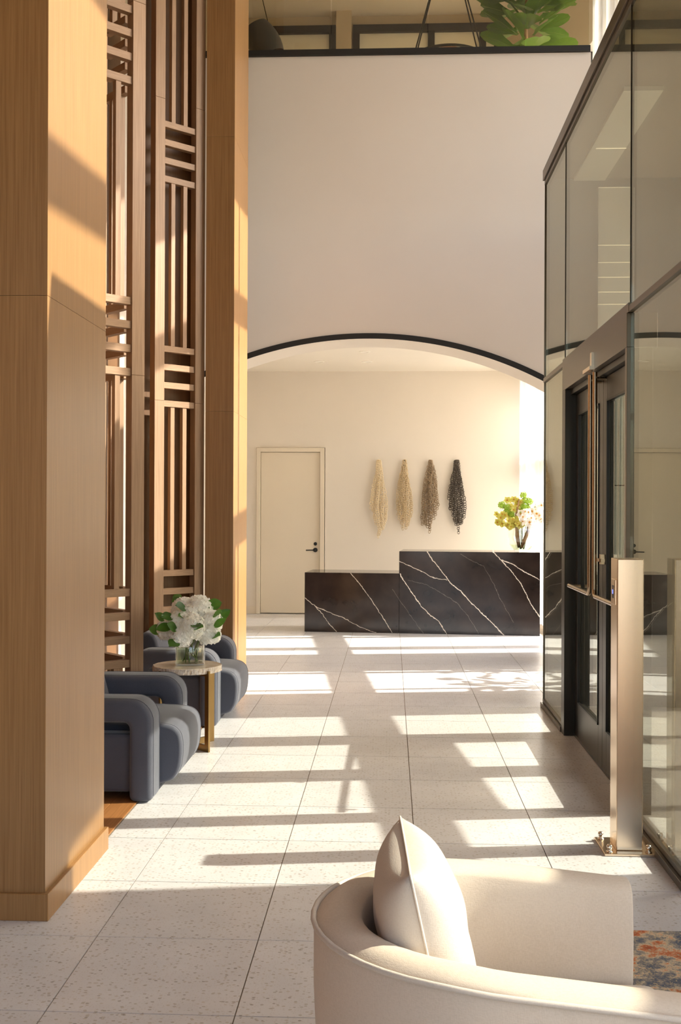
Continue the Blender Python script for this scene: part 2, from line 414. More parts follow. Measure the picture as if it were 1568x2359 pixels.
def arch_trim():
    mb = MB(); N = 64; xl, xr = arch_x_range(); vs = []; fs = []
    a0 = math.atan2(1, 1)
    for i in range(N + 1):
        x = xl + (xr - xl) * i / N; a = math.acos(max(-1, min(1, (x - AC[0]) / AR)))
        ca, sa = math.cos(a), math.sin(a)
        for rr, yy in ((AR, 11.19), (AR + 0.056, 11.19), (AR + 0.056, 11.201), (AR, 11.201)):
            vs.append((AC[0] + rr * ca, yy, AC[2] + rr * sa))
    for i in range(N):
        a, b = 4 * i, 4 * i + 4
        fs += [(a, b, b + 1, a + 1), (a + 1, b + 1, b + 2, a + 2), (a + 3, b + 3, b, a)]
    mb.add(vs, fs); return mb
struct('trim_1', arch_trim(), MAT['blackp'], 'black metal edge following the arch')
struct('wall_arch_pier', MB().box(2.03, XO(11.5) + 0.05, 11.2, 11.80, 0, 4.4), MAT['wall'])
# ---- mezzanine
struct('floor_mezzanine', B(-2.7, 2.75, 11.8, 16.6, 6.0, 6.27), MAT['soffit'])
struct('trim_2', B(-2.6, 2.01, 11.17, 11.26, 6.272, 6.332), MAT['blackp'], 'black rail under the mezzanine glass')
gb = tag(empty('glass_balustrade', (0, 11.22, 6.33)), 'frameless glass balustrade along the mezzanine edge', 'balustrade')
for x0, x1 in ((-2.59, -1.64), (-1.63, -0.64), (-0.63, 0.355), (0.365, 1.355), (1.365, 2.0)):
    part('glass_panel', B(x0, x1, 11.215, 11.227, 6.332, 7.42), MAT['glass_rail'], gb)
struct('wall_mezzanine_back', MB().box(-2.75, 2.5, 16.5, 16.65, 6.27, 9.2), MAT['soffit'])
struct('wall_mezzanine_pier', B(-0.85, -0.62, 16.30, 16.5, 6.27, 9.08), MAT['soffit'])
def mezz_window(n, x0, x1, zt, splits, label):
    o = struct('window_%d' % n, MB().box(x0, x1, 16.40, 16.50, zt - 0.11, zt).box(x0, x0 + 0.10, 16.40, 16.50, 6.3, zt - 0.11).box(x1 - 0.10, x1, 16.40, 16.50, 6.3, zt - 0.11), MAT['black'], label)
    for sx in splits: part('mullion', B(sx - 0.05, sx + 0.05, 16.41, 16.49, 6.3, zt - 0.11), MAT['black'], o)
    part('pane', B(x0 + 0.10, x1 - 0.10, 16.47, 16.48, 6.3, zt - 0.11), MAT['panepale'], o)
    return o
mezz_window(1, -2.45, -0.86, 8.91, [], 'black framed mezzanine window nearest the oak column')
mezz_window(2, -0.60, 1.62, 8.91, [0.58, 1.35], 'wide black framed mezzanine window behind the ring pendant')

# ---- oak clad columns
def column(y0, y1, label):
    x1 = -1.335; x0 = -1.575
    o = tag(empty('oak_column', ((x0 + x1) / 2, (y0 + y1) / 2, 0)), label, None, None, 'structure')
    part('core', B(x0 + 0.02, x1 - 0.02, y0 + 0.02, y1 - 0.02, 0, 9.08), MAT['wood_dark'], o)
    lev = [0.0, 2.425, 4.755, 7.085, 9.08]
    for a, b in zip(lev, lev[1:]):
        part('veneer_panel', B(x0, x1 - 0.0005, y0, y0 + 0.019, a + 0.0008, b - 0.0008), MAT['wood'], o)
        part('veneer_panel', B(x1 - 0.019, x1, y0 + 0.0005, y1, a + 0.0008, b - 0.0008), MAT['wood'], o)
        part('veneer_panel', B(x0, x1 - 0.0005, y1 - 0.019, y1, a + 0.0008, b - 0.0008), MAT['wood'], o)
    part('plinth', B(x0 - 0.015, x1 + 0.018, y0 - 0.018, y1 + 0.018, 0.0, 0.105), MAT['wood'], o, bevel=0.002, seg=1)
column(4.165, 5.03, 'broad oak column closest to the camera')
column(9.17, 10.03, 'broad oak column beside the arch')

# ---- slatted oak screens set at 45 degrees
HZ = [(1.078, ), (0.925, ), (0.777, ), (0.632, )]
def screen(px, py, label, back, KS):
    o = thing('slat_screen', label, 'screen', (px - 0.18, py - 0.18, 0), 'slatted oak screens')
    du = Vector((-0.70711, -0.70711, 0)); dn = Vector((0.70711, -0.70711, 0)); dz = Vector((0, 0, 1))
    Pp = Vector((px, py, 0))
    def bar(u0, u1, t0, t1, z0, z1, name, mat, org=Pp, a=du, b=dn):
        c = org + a * (u0 + u1) / 2 + b * (t0 + t1) / 2 + dz * (z0 + z1) / 2
        part(name, MB().obox(c, a * (u1 - u0) / 2, b * (t1 - t0) / 2, dz * (z1 - z0) / 2), mat, o, bevel=0.0015, seg=1)
    PW, OW = 0.092 * KS, 0.30 * KS
    def frame(org, a, b, mat_on=True, post=True):
        if post:
            for (z0, z1) in ((0, 2.49), (2.4915, 4.99), (4.9915, 7.2), (7.2015, 9.07)):
                bar(0, PW, -0.075, 0, z0, z1, 'post', MAT['slat'], org, a, b)
                bar(PW + OW, 2 * PW + OW, -0.075, 0, z0, z1, 'post', MAT['slat'], org, a, b)
        for g in range(-1, 5):
            zt = 1.6 + KS * (1.098 - 1.6 + 1.82 * g)
            for k in range(4):
                z = zt - 0.148 * KS * k
                if z - 0.052 < 0 or z > 9.0: continue
                bar(PW, PW + OW, -0.062, -0.012, z - 0.052, z, 'slat', MAT['slat_h'], org, a, b)
            zb = zt; ze = zt + KS * (1.82 - 0.444 - 0.048)
            if zb > 8.8: continue
            ze = min(ze, 9.05)
            for f in (0.30, 0.69):
                bar(PW + OW * f - 0.018, PW + OW * f + 0.022, -0.058, -0.018, max(zb, 0), ze, 'slat', MAT['slat'], org, a, b)
    frame(Pp, du, dn)
    W = 2 * PW + OW
    if back:
        frame(Pp - dn * 0.50, du, dn)
        frame(Pp - dn * 0.08, -dn * 0.86, du * -1.0, post=False)
    else:
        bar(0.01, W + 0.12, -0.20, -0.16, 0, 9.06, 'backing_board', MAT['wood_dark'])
    return o
screen(-1.66, 7.255, 'slatted oak screen right behind the column closest to the camera', True, 1.07)
screen(-1.592, 9.21, 'slatted oak screen between its twin and the arch-side column', False, 1.025)

# ---- reception door
d1 = tag(empty('door_1', (-1.53, 16.5, 0)), 'cream door with black lever handle behind the low end of the desk', None, None, 'structure')
fr = MB().box(-2.045, -1.985, 16.47, 16.56, 0, 2.525).box(-1.075, -1.01, 16.47, 16.56, 0, 2.525).box(-1.985, -1.075, 16.47, 16.56, 2.465, 2.525)
part('door_frame', fr, MAT['trimw'], d1, bevel=0.003, seg=1)
part('door_leaf', B(-1.98, -1.08, 16.51, 16.555, 0.012, 2.46), MAT['trimw'], d1, bevel=0.002, seg=1)
hd = MB().lathe([(0.0, 0.0), (0.034, 0.0), (0.034, 0.012), (0.0, 0.012)], n=20)
def along_y(mb, c):
    mb.v = [(c[0] + x, c[1] - z, c[2] + y) for x, y, z in mb.v]; return mb
hr = part('handle_rose', along_y(hd, (-1.145, 16.51, 0.975)), MAT['black'], d1)
part('lever', MB().tube([(-1.145, 16.50, 0.975), (-1.145, 16.46, 0.975), (-1.16, 16.452, 0.975), (-1.285, 16.452, 0.972)], 0.009, 8), MAT['black'], hr)
part('lock', along_y(MB().lathe([(0.0, 0.0), (0.026, 0.0), (0.026, 0.012), (0.012, 0.012), (0.010, 0.005), (0.0, 0.005)], n=18), (-1.145, 16.51, 1.068)), MAT['black'], d1)
# ---- recessed ceiling lights
for (x, y), lb in zip(((-1.024, 15.4), (-0.346, 15.41), (-0.354, 14.43), (1.30, 15.41)),
                      ('round recessed ceiling light nearest the reception door', 'round recessed ceiling light in the back row above the desk step', 'single round recessed ceiling light closest to the arch', 'round recessed ceiling light near the sheer curtain')):
    o = thing('downlight', lb, 'ceiling light', (x, y, 3.69), 'recessed lights over the reception')
    part('trim_ring', MB().lathe([(0.055, 0.0), (0.075, 0.0), (0.075, -0.006), (0.052, -0.010), (0.048, 0.0)], (x, y, 3.69), 24), MAT['lens'], o)
    part('lens', MB().lathe([(0.0, -0.003), (0.049, -0.003)], (x, y, 3.69), 24), MAT['lens'], o)

# ---- street facade: piers, rails, mullions, panes
def fbar(mb, y0, y1, z0, z1, dep=0.08, off=0.0):
    n = Vector((1, 0.115, 0)).normalized(); vs = []
    for z in (z0, z1):
        for y in (y0, y1):
            for sgn in (-1, 1):
                p = Vector((XO(y) + off, y, z)) + n * dep * sgn; vs.append(p)
    return mb.add(vs, [(0, 2, 3, 1), (4, 5, 7, 6), (0, 1, 5, 4), (2, 6, 7, 3), (0, 4, 6, 2), (1, 3, 7, 5)])
HEAD = 7.42
wr = MB()
for a, b, z0, z1 in ((-5.0, -2.6, 0, HEAD), (-2.6, 1.3, 4.48, HEAD), (1.3, 2.45, 0, HEAD), (2.45, 3.55, 0, 3.02), (3.55, 4.88, 0, HEAD), (4.88, 5.2, 0, 4.48), (8.9, 9.95, 0, 4.48), (11.22, 12.45, 0, 4.48), (-5.0, 16.7, HEAD, 9.08), (11.6, 16.7, 3.7, 6.27)):  # low wall in the tub chair bay is added to keep sun off the seat
    fbar(wr, a, b, z0, z1, 0.10)
struct('wall_right', wr, MAT['wall'], 'plaster piers, head and added sun-blocking parapet of the street facade')
wf = tag(empty('window_3', (XO(7), 7, 0)), 'tall street facade windows with dark bronze frames', None, None, 'structure')
for z in (2.38, 4.52, 6.45):
    for a, b in ((-2.6, 1.3), (2.45, 3.55), (4.88, 11.6), (11.6, 16.7)):
        if (a < 0 and z > 4) or (2 < a < 3 and z < 3): continue
        part('rail', fbar(MB(), a, b, z - 0.095, z + 0.095, 0.07), MAT['bronze_d'], wf)
part('header', fbar(MB(), 6.2, 7.95, 2.06, 2.285, 0.07), MAT['bronze_d'], wf)
part('shade_fascia', fbar(MB(), 4.88, 5.749, 3.74, 4.43, 0.09), MAT['bronze_d'], wf)  # unseen band; the stepped lower edge stands in for foliage shade on the column
part('shade_fascia', fbar(MB(), 5.75, 8.9, 4.08, 4.43, 0.09), MAT['bronze_d'], wf)
for a, b in ((-2.6, 1.3), (4.88, 8.9), (9.95, 16.7)):
    part('sill', fbar(MB(), a, b, 0, 0.06, 0.07), MAT['bronze_d'], wf)
MULL = [(-0.65, .05, 0, 4.48), (2.45, .08, 0, HEAD), (6.2, .05, 0, HEAD), (7.95, .05, 0, HEAD), (7.07, .06, 0, 2.07),
        (10.12, .03, 0, HEAD), (11.1, .05, 0, HEAD), (12.93, .13, 0, 3.7), (14.0, .06, 0, HEAD), (15.3, .06, 0, HEAD), (16.5, .06, 0, HEAD), (12.7, .05, 6.27, HEAD)]
for y, hw, z0, z1 in MULL: part('mullion', fbar(MB(), y - hw, y + hw, z0, z1, 0.07), MAT['bronze_d'], wf)
edges = [(-2.6, -0.65), (-0.65, 1.3), (2.45, 3.55), (4.88, 6.2), (6.2, 7.95), (7.95, 10.12), (10.12, 11.1), (11.1, 12.7), (12.7, 14.0), (14.0, 15.3), (15.3, 16.5)]
for a, b in edges:
    part('pane', fbar(MB(), a, b, 0.06, HEAD if a > 2 else 4.48, 0.004, 0.01), MAT['glass' if 2 < a < 3 else 'glass_clear'], wf)  # unseen pane by the tub chair is tinted to dim the sun there
# ---- windows behind the camera
rw = tag(empty('window_4', (0, -5, 0)), 'glazed end of the lobby behind the viewer', None, None, 'structure')
for x in (-2.6, -1.2, 0.2, 1.6, 3.0, 4.4): part('mullion', B(x - .04, x + .04, -5.06, -4.94, 0, 9.08), MAT['bronze_d'], rw)
for z in (0.05, 3.0, 6.0, 9.0): part('rail', B(-2.6, 4.6, -5.05, -4.95, z - .05, z + .05), MAT['bronze_d'], rw)
struct('wall_behind', MB().box(-2.75, 4.7, -5.1, -4.9, 5.0, 9.1), MAT['wall'])  # unseen; lower edge set to limit the sky light from behind
struct('ground', B(-40, 60, -60, 60, -0.4, -0.12), MAT['pave'], 'pavement outside')

# ---- vestibule
VX = 1.24; VT = 4.37
vb = tag(empty('vestibule', (1.24, 6.75, 0)), 'bronze framed glass entrance vestibule', None, None, 'structure')
def vpart(n, *b, mat='bronze', bev=0.0015): return part(n, B(*b), MAT[mat], vb, bevel=bev, seg=1)
vpart('top_rail', VX - 0.012, VX + 0.06, 4.60, 8.95, VT - 0.085, VT)
vpart('top_rail', VX, VX + 0.06, 4.61, 8.93, VT - 0.125, VT - 0.087)
part('roof', MB().add([(VX + 0.02, 4.6, 4.30), (XO(4.6), 4.6, 4.30), (XO(8.95), 8.95, 4.30), (VX + 0.02, 8.95, 4.30), (VX + 0.02, 4.6, 4.365), (XO(4.6), 4.6, 4.365), (XO(8.95), 8.95, 4.365), (VX + 0.02, 8.95, 4.365)],
     [(0, 1, 2, 3), (4, 7, 6, 5), (0, 4, 5, 1), (1, 5, 6, 2), (2, 6, 7, 3), (3, 7, 4, 0)]), MAT['taupe'], vb)
part('soffit_panel', B(1.47, 1.72, 7.0, 8.9, 4.27, 4.299), MAT['pale'], vb)
part('light_strip', B(1.50, 1.72, 8.1, 8.106, 4.264, 4.27), MAT['led'], vb)
for a, b in ((7.90, 8.93), (4.62, 5.76)):
    vpart('bottom_rail', VX - 0.018, VX + 0.045, a, b, 0, 0.035)
    vpart('bottom_rail', VX, VX + 0.035, a, b, 0.037, 0.062)
    vpart('transom', VX - 0.004, VX + 0.04, a, b, 2.635, 2.67)
vpart('transom', VX - 0.006, VX + 0.05, 5.74, 7.92, 2.635, 2.685)
vpart('corner_post', VX + 0.002, VX + 0.024, 8.924, 8.932, 0, 4.26)
vpart('mullion', VX + 0.006, VX + 0.024, 7.897, 7.903, 2.68, 4.26, mat='bronze_d')
vpart('mullion', VX + 0.006, VX + 0.024, 5.757, 5.763, 2.68, 4.26, mat='bronze_d')
vpart('mullion', VX + 0.002, VX + 0.024, 7.899, 7.905, 0, 2.64, mat='bronze_d')
vpart('mullion', VX + 0.006, VX + 0.024, 4.60, 4.63, 0, 4.26, mat='bronze_d')
for a, b in ((7.905, 8.922), (4.63, 5.753)):
    vpart('glass_panel', VX + 0.010, VX + 0.022, a, b, 0.06, 2.637, mat='glass', bev=0)
    vpart('glass_panel', VX + 0.010, VX + 0.022, a, b, 2.668, 4.25, mat='glass', bev=0)
vpart('glass_panel', VX + 0.010, VX + 0.022, 5.775, 7.885, 2.68, 4.25, mat='glass', bev=0)
vpart('glass_panel', VX + 0.03, XO(4.6) - 0.1, 4.61, 4.622, 0.05, 4.25, mat='glass', bev=0)
vpart('header', VX - 0.010, VX + 0.15, 5.76, 7.90, 2.455, 2.634)
vpart('header_stop', VX + 0.03, VX + 0.13, 5.82, 7.80, 2.415, 2.453, mat='bronze_d')
vpart('jamb', VX - 0.010, VX + 0.16, 7.77, 7.90, 0, 2.454, mat='bronze_d')
vpart('jamb', VX - 0.010, VX + 0.025, 5.755, 5.80, 0, 2.454)
vpart('jamb', VX + 0.025, VX + 0.13, 5.772, 5.80, 0, 2.454, mat='bronze_d')
# pale panelled end wall with glowing joints, seen through the upper glass
vw = struct('wall_vestibule', B(1.275, XO(8.95), 8.94, 9.04, 0, 4.30), MAT['charcoal'], 'charcoal vestibule wall with a strip of pale lit panels')  # stretch next to the glass added to block the bright view beyond
zz = [0.02, 0.9, 1.8, 2.66, 3.27, 3.37, 3.49, 3.61, 3.75, 4.22]
for a, b in zip(zz, zz[1:]): part('wall_panel', B(1.672, 1.96, 8.915, 8.939, a + 0.004, b - 0.004), MAT['pale'], vw)
for z in zz[4:]: part('light_strip', B(1.675, 1.955, 8.926, 8.938, z - 0.003, z + 0.003), MAT['led'], vw)
struct('floor_vestibule', MB().add([(1.30, 4.63, 0.001), (XO(4.63) - .1, 4.63, 0.001), (XO(8.9) - .1, 8.9, 0.001), (1.30, 8.9, 0.001)], [(0, 1, 2, 3)]), MAT['mat'], 'charcoal entrance matting')

# ---- vestibule doors
def leaf(n, y0, y1, hinge_far, label):
    o = tag(empty('door_%d' % n, (1.33, (y0 + y1) / 2, 0)), label, None, None, 'structure')
    X0, X1 = 1.305, 1.35; S = 0.125
    def p(nm, *b, mat='bronze_d', bev=0.002): return part(nm, B(*b), MAT[mat], o, bevel=bev, seg=1)
    p('stile', X0, X1, y0, y0 + S, 0.012, 2.41); p('stile', X0, X1, y1 - S, y1, 0.012, 2.41)
    p('top_rail', X0, X1, y0 + S, y1 - S, 2.27, 2.41); p('bottom_rail', X0, X1, y0 + S, y1 - S, 0.012, 0.25)
    p('glass_panel', X0 + 0.015, X0 + 0.027, y0 + S, y1 - S, 0.25, 2.27, mat='glass', bev=0)
    bead = MB().box(X0 - 0.006, X0 + 0.01, y0 + S, y0 + S + 0.012, 0.25, 2.27).box(X0 - 0.006, X0 + 0.01, y1 - S - 0.012, y1 - S, 0.25, 2.27).box(X0 - 0.006, X0 + 0.01, y0 + S, y1 - S, 0.25, 0.262).box(X0 - 0.006, X0 + 0.01, y0 + S, y1 - S, 2.258, 2.27)
    part('glazing_bead', bead, MAT['black'], o)
    return o
dA = leaf(2, 6.772, 7.765, True, 'far leaf of the bronze double entrance door')
dB = leaf(3, 5.805, 6.768, False, 'near leaf of the bronze double entrance door, behind the steel post')
def handle(par, yv, yend, xh):
    d = 1 if yend > yv else -1
    pts = [(xh, yv, 2.44), (xh, yv, 1.15)] + [(xh, yv + d * 0.045 * (1 - math.cos(a)), 1.15 - 0.045 - 0.0 + 0.045 * (1 - math.sin(a))) for a in [PI / 12 * q for q in range(1, 7)]] + [(xh, yend, 1.075)]
    pts = [(xh, yv, 2.44), (xh, yv, 1.125)] + [(xh, yv + d * 0.05 * (1 - math.cos(a)), 1.125 - 0.05 * math.sin(a)) for a in [PI / 12 * q for q in range(1, 7)]] + [(xh, yend, 1.075)]
    h = part('pull_handle', MB().tube(pts, 0.0145, 14), MAT['tube'], par); smooth_by_angle(h)
    for (y, z) in ((yv, 2.40), (yend - d * 0.06, 1.075)):
        s_ = part('standoff', MB().tube([(xh, y, z), (1.306, y, z)], 0.011, 10), MAT['tube'], h); smooth_by_angle(s_)
handle(dA, 6.84, 7.62, 1.238); handle(dB, 6.69, 5.95, 1.238)
part('closer_arm', MB().box(1.20, 1.245, 6.66, 6.90, 2.452, 2.475).box(1.215, 1.24, 6.68, 6.73, 2.475, 2.56), MAT['steel'], dB)
part('latch', MB().box(1.27, 1.304, 6.66, 6.70, 1.27, 1.33).box(1.262, 1.285, 6.60, 6.74, 1.285, 1.305), MAT['steel'], dB)

# ================================================================== THINGS
def copy_thing(o, loc, rz, label):
    c = copy_tree(o); c.location = loc; c.rotation_euler = (0, 0, rz); c['label'] = label; return c
def arc(cx, cz, r, a0, a1, n): return [(cx + r * math.cos(a0 + (a1 - a0) * i / n), cz + r * math.sin(a0 + (a1 - a0) * i / n)) for i in range(n + 1)]

# ---- slate blue loop-arm chairs (local: front of the arms at x=0, facing +x, near arm outside at y=0)
def make_armchair():
    o = thing('armchair', 'slate blue loop-arm chair half hidden by the oak column', 'armchair', (0, 0, 0), 'slate blue armchairs')
    W, T, AW, HT = 1.04, 0.128, 0.215, 0.555
    D = 0.64
    def arm(y0):
        R, ri = 0.125, 0.035
        out = [(0, 0.0)] + arc(-R, HT - R, R, 0, PI / 2, 8) + arc(-D + R, HT - R, R, PI / 2, PI, 8) + [(-D, 0.0), (-D + T, 0.0)]
        inn = arc(-D + T + ri, HT - T - ri, ri, PI, PI / 2, 4) + arc(-T - ri, HT - T - ri, ri, PI / 2, 0, 4) + [(-T, 0.0)]
        a = part('arm', MB().prism(out + inn, y0, y0 + AW), MAT['blue'], o, bevel=0.032, seg=5); smooth_by_angle(a, 0.9)
        for yy in (y0 + 0.030, y0 + AW - 0.030):
            path = [(0.001, yy, 0.03)] + [(x + 0.001, yy, z + 0.001) for x, z in arc(-R, HT - R, R, 0, PI / 2, 8)] + [(-D + R, yy, HT + 0.001)]
            part('seam', MB().tube(path, 0.0015, 5), MAT['blue'], a)
    arm(0.0); arm(W - AW)
    # seat: rounded block that bulges out past the arms and tapers to the floor
    sy0, sy1 = AW - 0.012, W - AW + 0.012
    def curve(pts, n=5):
        out = []
        for i in range(len(pts) - 1):
            p0, p1, p2, p3 = pts[max(i - 1, 0)], pts[i], pts[i + 1], pts[min(i + 2, len(pts) - 1)]
            for k_ in range(n):
                t = k_ / n
                out.append(tuple(0.5 * (2 * p1[c] + (p2[c] - p0[c]) * t + (2 * p0[c] - 5 * p1[c] + 4 * p2[c] - p3[c]) * t * t + (3 * p1[c] - p0[c] - 3 * p2[c] + p3[c]) * t ** 3) for c in (0, 1)))
        return out + [pts[-1]]
    nose = curve([(0.0, 0.05), (0.07, 0.075), (0.108, 0.13), (0.122, 0.205), (0.122, 0.29), (0.10, 0.348), (0.04, 0.38), (-0.10, 0.39)])
    prof = [(-0.56, 0.05)] + nose + [(-0.56, 0.392)]
    st = part('seat', MB().prism(prof[::-1], sy0, sy1), MAT['blue'], o, bevel=0.022, seg=4); smooth_by_angle(st, 1.2)
    for yy in (sy0 + 0.035, sy1 - 0.035):
        part('seam', MB().tube([(x + 0.001, yy, z) for x, z in nose[3:]], 0.0015, 5), MAT['blue'], st)
    bk = [(-0.60, 0.20), (-0.42, 0.36), (-0.485, 0.60), (-0.505, 0.64), (-0.545, 0.665), (-0.595, 0.66), (-0.625, 0.62), (-0.635, 0.40)]
    b = part('backrest', MB().prism(bk[::-1], 0.2, W - 0.22), MAT['blue'], o, bevel=0.04, seg=4); smooth_by_angle(b, 1.0)
    part('side_panel', B(-0.60, -0.10, 0.05, 0.16, 0.04, 0.36), MAT['blue'], o, bevel=0.02, seg=2)
    part('side_panel', B(-0.60, -0.10, W - 0.16, W - 0.05, 0.04, 0.36), MAT['blue'], o, bevel=0.02, seg=2)
    part('plinth', B(-0.54, -0.02, 0.22, W - 0.22, 0.0, 0.055), MAT['blue_d'], o)
    return o
ch1 = make_armchair(); ch1.location = (-1.285, 5.83, 0.006)
ch2 = copy_thing(ch1, (-1.262, 7.87, 0.006), 0.0, 'slate blue loop-arm chair behind the brass side table')
ORG[ch1.name] = (-1.285, 5.83, 0.006)

# ---- side table
TX, TY = -1.362, 7.255
tb = thing('side_table', 'round stone side table on brass bar legs', 'side table', (TX, TY, 0))
tp = part('table_top', MB().lathe([(0.0, 0.513), (0.222, 0.513), (0.226, 0.52), (0.227, 0.545), (0.222, 0.55), (0.0, 0.55)], (TX, TY, 0), 64), [MAT['stone']], tb)
rim = MB()
nR = 96
vs = []
for k_ in range(nR):
    a = 2 * PI * k_ / nR
    for z in (0.512, 0.52, 0.53, 0.54, 0.5485):
        r = 0.229 + random.uniform(-0.003, 0.004); vs.append((TX + r * math.cos(a), TY + r * math.sin(a), z))
rim.add(vs, [(k_ * 5 + i, ((k_ + 1) % nR) * 5 + i, ((k_ + 1) % nR) * 5 + i + 1, k_ * 5 + i + 1) for k_ in range(nR) for i in range(4)])
part('chipped_rim', rim, MAT['stone_r'], tp)
for ax, ay in ((0.160, -0.155), (0.133, 0.165), (-0.160, 0.155), (-0.133, -0.165)):
    d = Vector((ax, ay, 0)); L = d.length; d.normalize(); n_ = Vector((-d.y, d.x, 0))
    c = Vector((TX, TY, 0))
    lg = MB().obox(c + d * (L + 0.005) + Vector((0, 0, 0.266)), d * 0.021, n_ * 0.007, (0, 0, 0.266))
    l_ = part('leg', lg, MAT['brass'], tb, bevel=0.001, seg=1)
    part('foot_bar', MB().obox(c + d * (L / 2) + Vector((0, 0, 0.021)), d * (L / 2 - 0.015), n_ * 0.007, (0, 0, 0.021)), MAT['brass'], l_)
    part('top_bar', MB().obox(c + d * (L / 2) + Vector((0, 0, 0.503)), d * (L / 2 - 0.015), n_ * 0.007, (0, 0, 0.009)), MAT['brass'], l_)

# ---- hydrangeas in a glass cylinder
VC = (-1.345, 7.265, 0.5505)
va = thing('glass_vase', 'clear cylinder vase on the stone side table', 'vase', VC)
part('vase_wall', MB().lathe([(0.0, 0.001), (0.098, 0.001), (0.100, 0.006), (0.101, 0.205), (0.098, 0.207), (0.095, 0.205), (0.094, 0.016), (0.0, 0.014)], VC, 40), MAT['glass_vase'], va, smooth=True)
part('water', MB().lathe([(0.0, 0.016), (0.093, 0.016), (0.0935, 0.12), (0.0, 0.12)], VC, 40), MAT['water'], va)
def leaf_mesh(mb, c, d, n, L, Wd, cup=0.1, mi=0, seg=5, prof=None):
    """a leaf blade from c along d, n = face normal"""
    c, d, n = Vector(c), Vector(d).normalized(), Vector(n); s_ = d.cross(n).normalized(); n = s_.cross(d).normalized()
    vs = []; prof = prof or (lambda t: math.sin(PI * min(1, t * 0.97 + 0.03)) ** 0.8)
    for i in range(seg + 1):
        t = i / seg; wd = Wd * prof(t); mid = c + d * L * t - n * (cup * L * t * t)
        for q in (-1, -0.5, 0, 0.5, 1): vs.append(mid + s_ * wd * q + n * (cup * Wd * 0.8 * abs(q)))
    fs = [(i * 5 + j, i * 5 + j + 1, (i + 1) * 5 + j + 1, (i + 1) * 5 + j) for i in range(seg) for j in range(4)]
    return mb.add(vs, fs, mi)
def hydrangea_head(c, R, nfl=300):
    mb = MB(); c = Vector(c)
    for i in range(nfl):
        zt = 1 - 1.75 * (i + 0.5) / nfl; ph = i * 2.39996
        rr = math.sqrt(max(0, 1 - zt * zt)); d = Vector((rr * math.cos(ph), rr * math.sin(ph), zt))
        p = c + d * R * random.uniform(0.88, 1.08); d = (d + Vector([random.uniform(-.5, .5) for _ in range(3)])).normalized()
        x, y, _ = basis(d); rot = random.uniform(0, PI); s_ = random.uniform(0.0105, 0.0145)
        for q in range(4):
            a = rot + q * PI / 2
            e = x * math.cos(a) + y * math.sin(a); f_ = x * -math.sin(a) + y * math.cos(a)
            mb.add([p, p + e * s_ * 0.6 + f_ * s_ * 0.55 + d * 0.003, p + e * s_ * 1.15 + d * random.uniform(-0.002, 0.005), p + e * s_ * 0.6 - f_ * s_ * 0.55 + d * 0.003], [(0, 1, 2, 3)])
    mb.lathe([(0.0, -0.8 * R * 0.86), (R * 0.5, -R * 0.66), (R * 0.78, -R * 0.1), (R * 0.72, R * 0.35), (R * 0.4, R * 0.72), (0, R * 0.82)], c, 14)
    return mb
heads = [((-0.128, -0.05, 0.205), 0.082, 'cream hydrangea at the column side of the bouquet'),
         ((-0.055, 0.055, 0.335), 0.080, 'white hydrangea at the top back of the bouquet'),
         ((-0.06, -0.085, 0.262), 0.080, 'cream hydrangea high at the front of the bouquet'),
         ((0.030, -0.115, 0.225), 0.092, 'largest white hydrangea facing the camera'),
         ((0.055, 0.02, 0.345), 0.084, 'white hydrangea crowning the bouquet'),
         ((0.135, 0.0, 0.255), 0.080, 'white hydrangea on the aisle side of the bouquet'),
         ((0.140, -0.06, 0.175), 0.072, 'white hydrangea drooping over the vase rim toward the aisle'),
         ((-0.040, -0.135, 0.165), 0.074, 'white hydrangea hanging low over the front of the vase'),
         ((0.0, -0.03, 0.30), 0.075, 'white hydrangea in the middle of the bouquet')]
for i, ((hx, hy, hz), R, lb) in enumerate(heads):
    c = (VC[0] + hx, VC[1] + hy, VC[2] + hz + 0.03); a = i * 2.4
    base = (VC[0] + 0.05 * math.cos(a), VC[1] + 0.05 * math.sin(a), VC[2] + 0.02)
    o = thing('hydrangea', lb, 'flower', base, 'hydrangeas in the cylinder vase')
    neck = (VC[0] + hx * 0.42, VC[1] + hy * 0.42, VC[2] + 0.16)
    part('stem', MB().tube([base, ((base[0] * 0.4 + neck[0] * 0.6), (base[1] * 0.4 + neck[1] * 0.6), VC[2] + 0.10), neck, (c[0], c[1], c[2] - R * 0.5)], 0.0045, 6), MAT['stem'], o, smooth=True)
    part('flower_head', hydrangea_head(c, R), MAT['petal'], o, weld=False, recalc=False)
    lf = [((0.09, -0.02), 0.09), ((-0.06, -0.09), 0.10)]
    out = Vector((hx, hy, 0.02)); out = out.normalized() if out.length > 0.02 else Vector((1, 0, 0))
    for q in range(2):
        dd = (out + Vector((random.uniform(-.8, .8), random.uniform(-.8, .3), random.uniform(-.3, .5)))).normalized()
        st = Vector(c) + dd * R * 0.66 + Vector((0, 0, -0.02 + 0.05 * q))
        part('leaf', leaf_mesh(MB(), st, dd, Vector((dd.x * 0.2 + 0.2, -0.9, 0.55 + 0.3 * dd.z)), random.uniform(0.085, 0.125), random.uniform(0.030, 0.042), 0.2, 0, 7), MAT['leaf'], o, smooth=True)

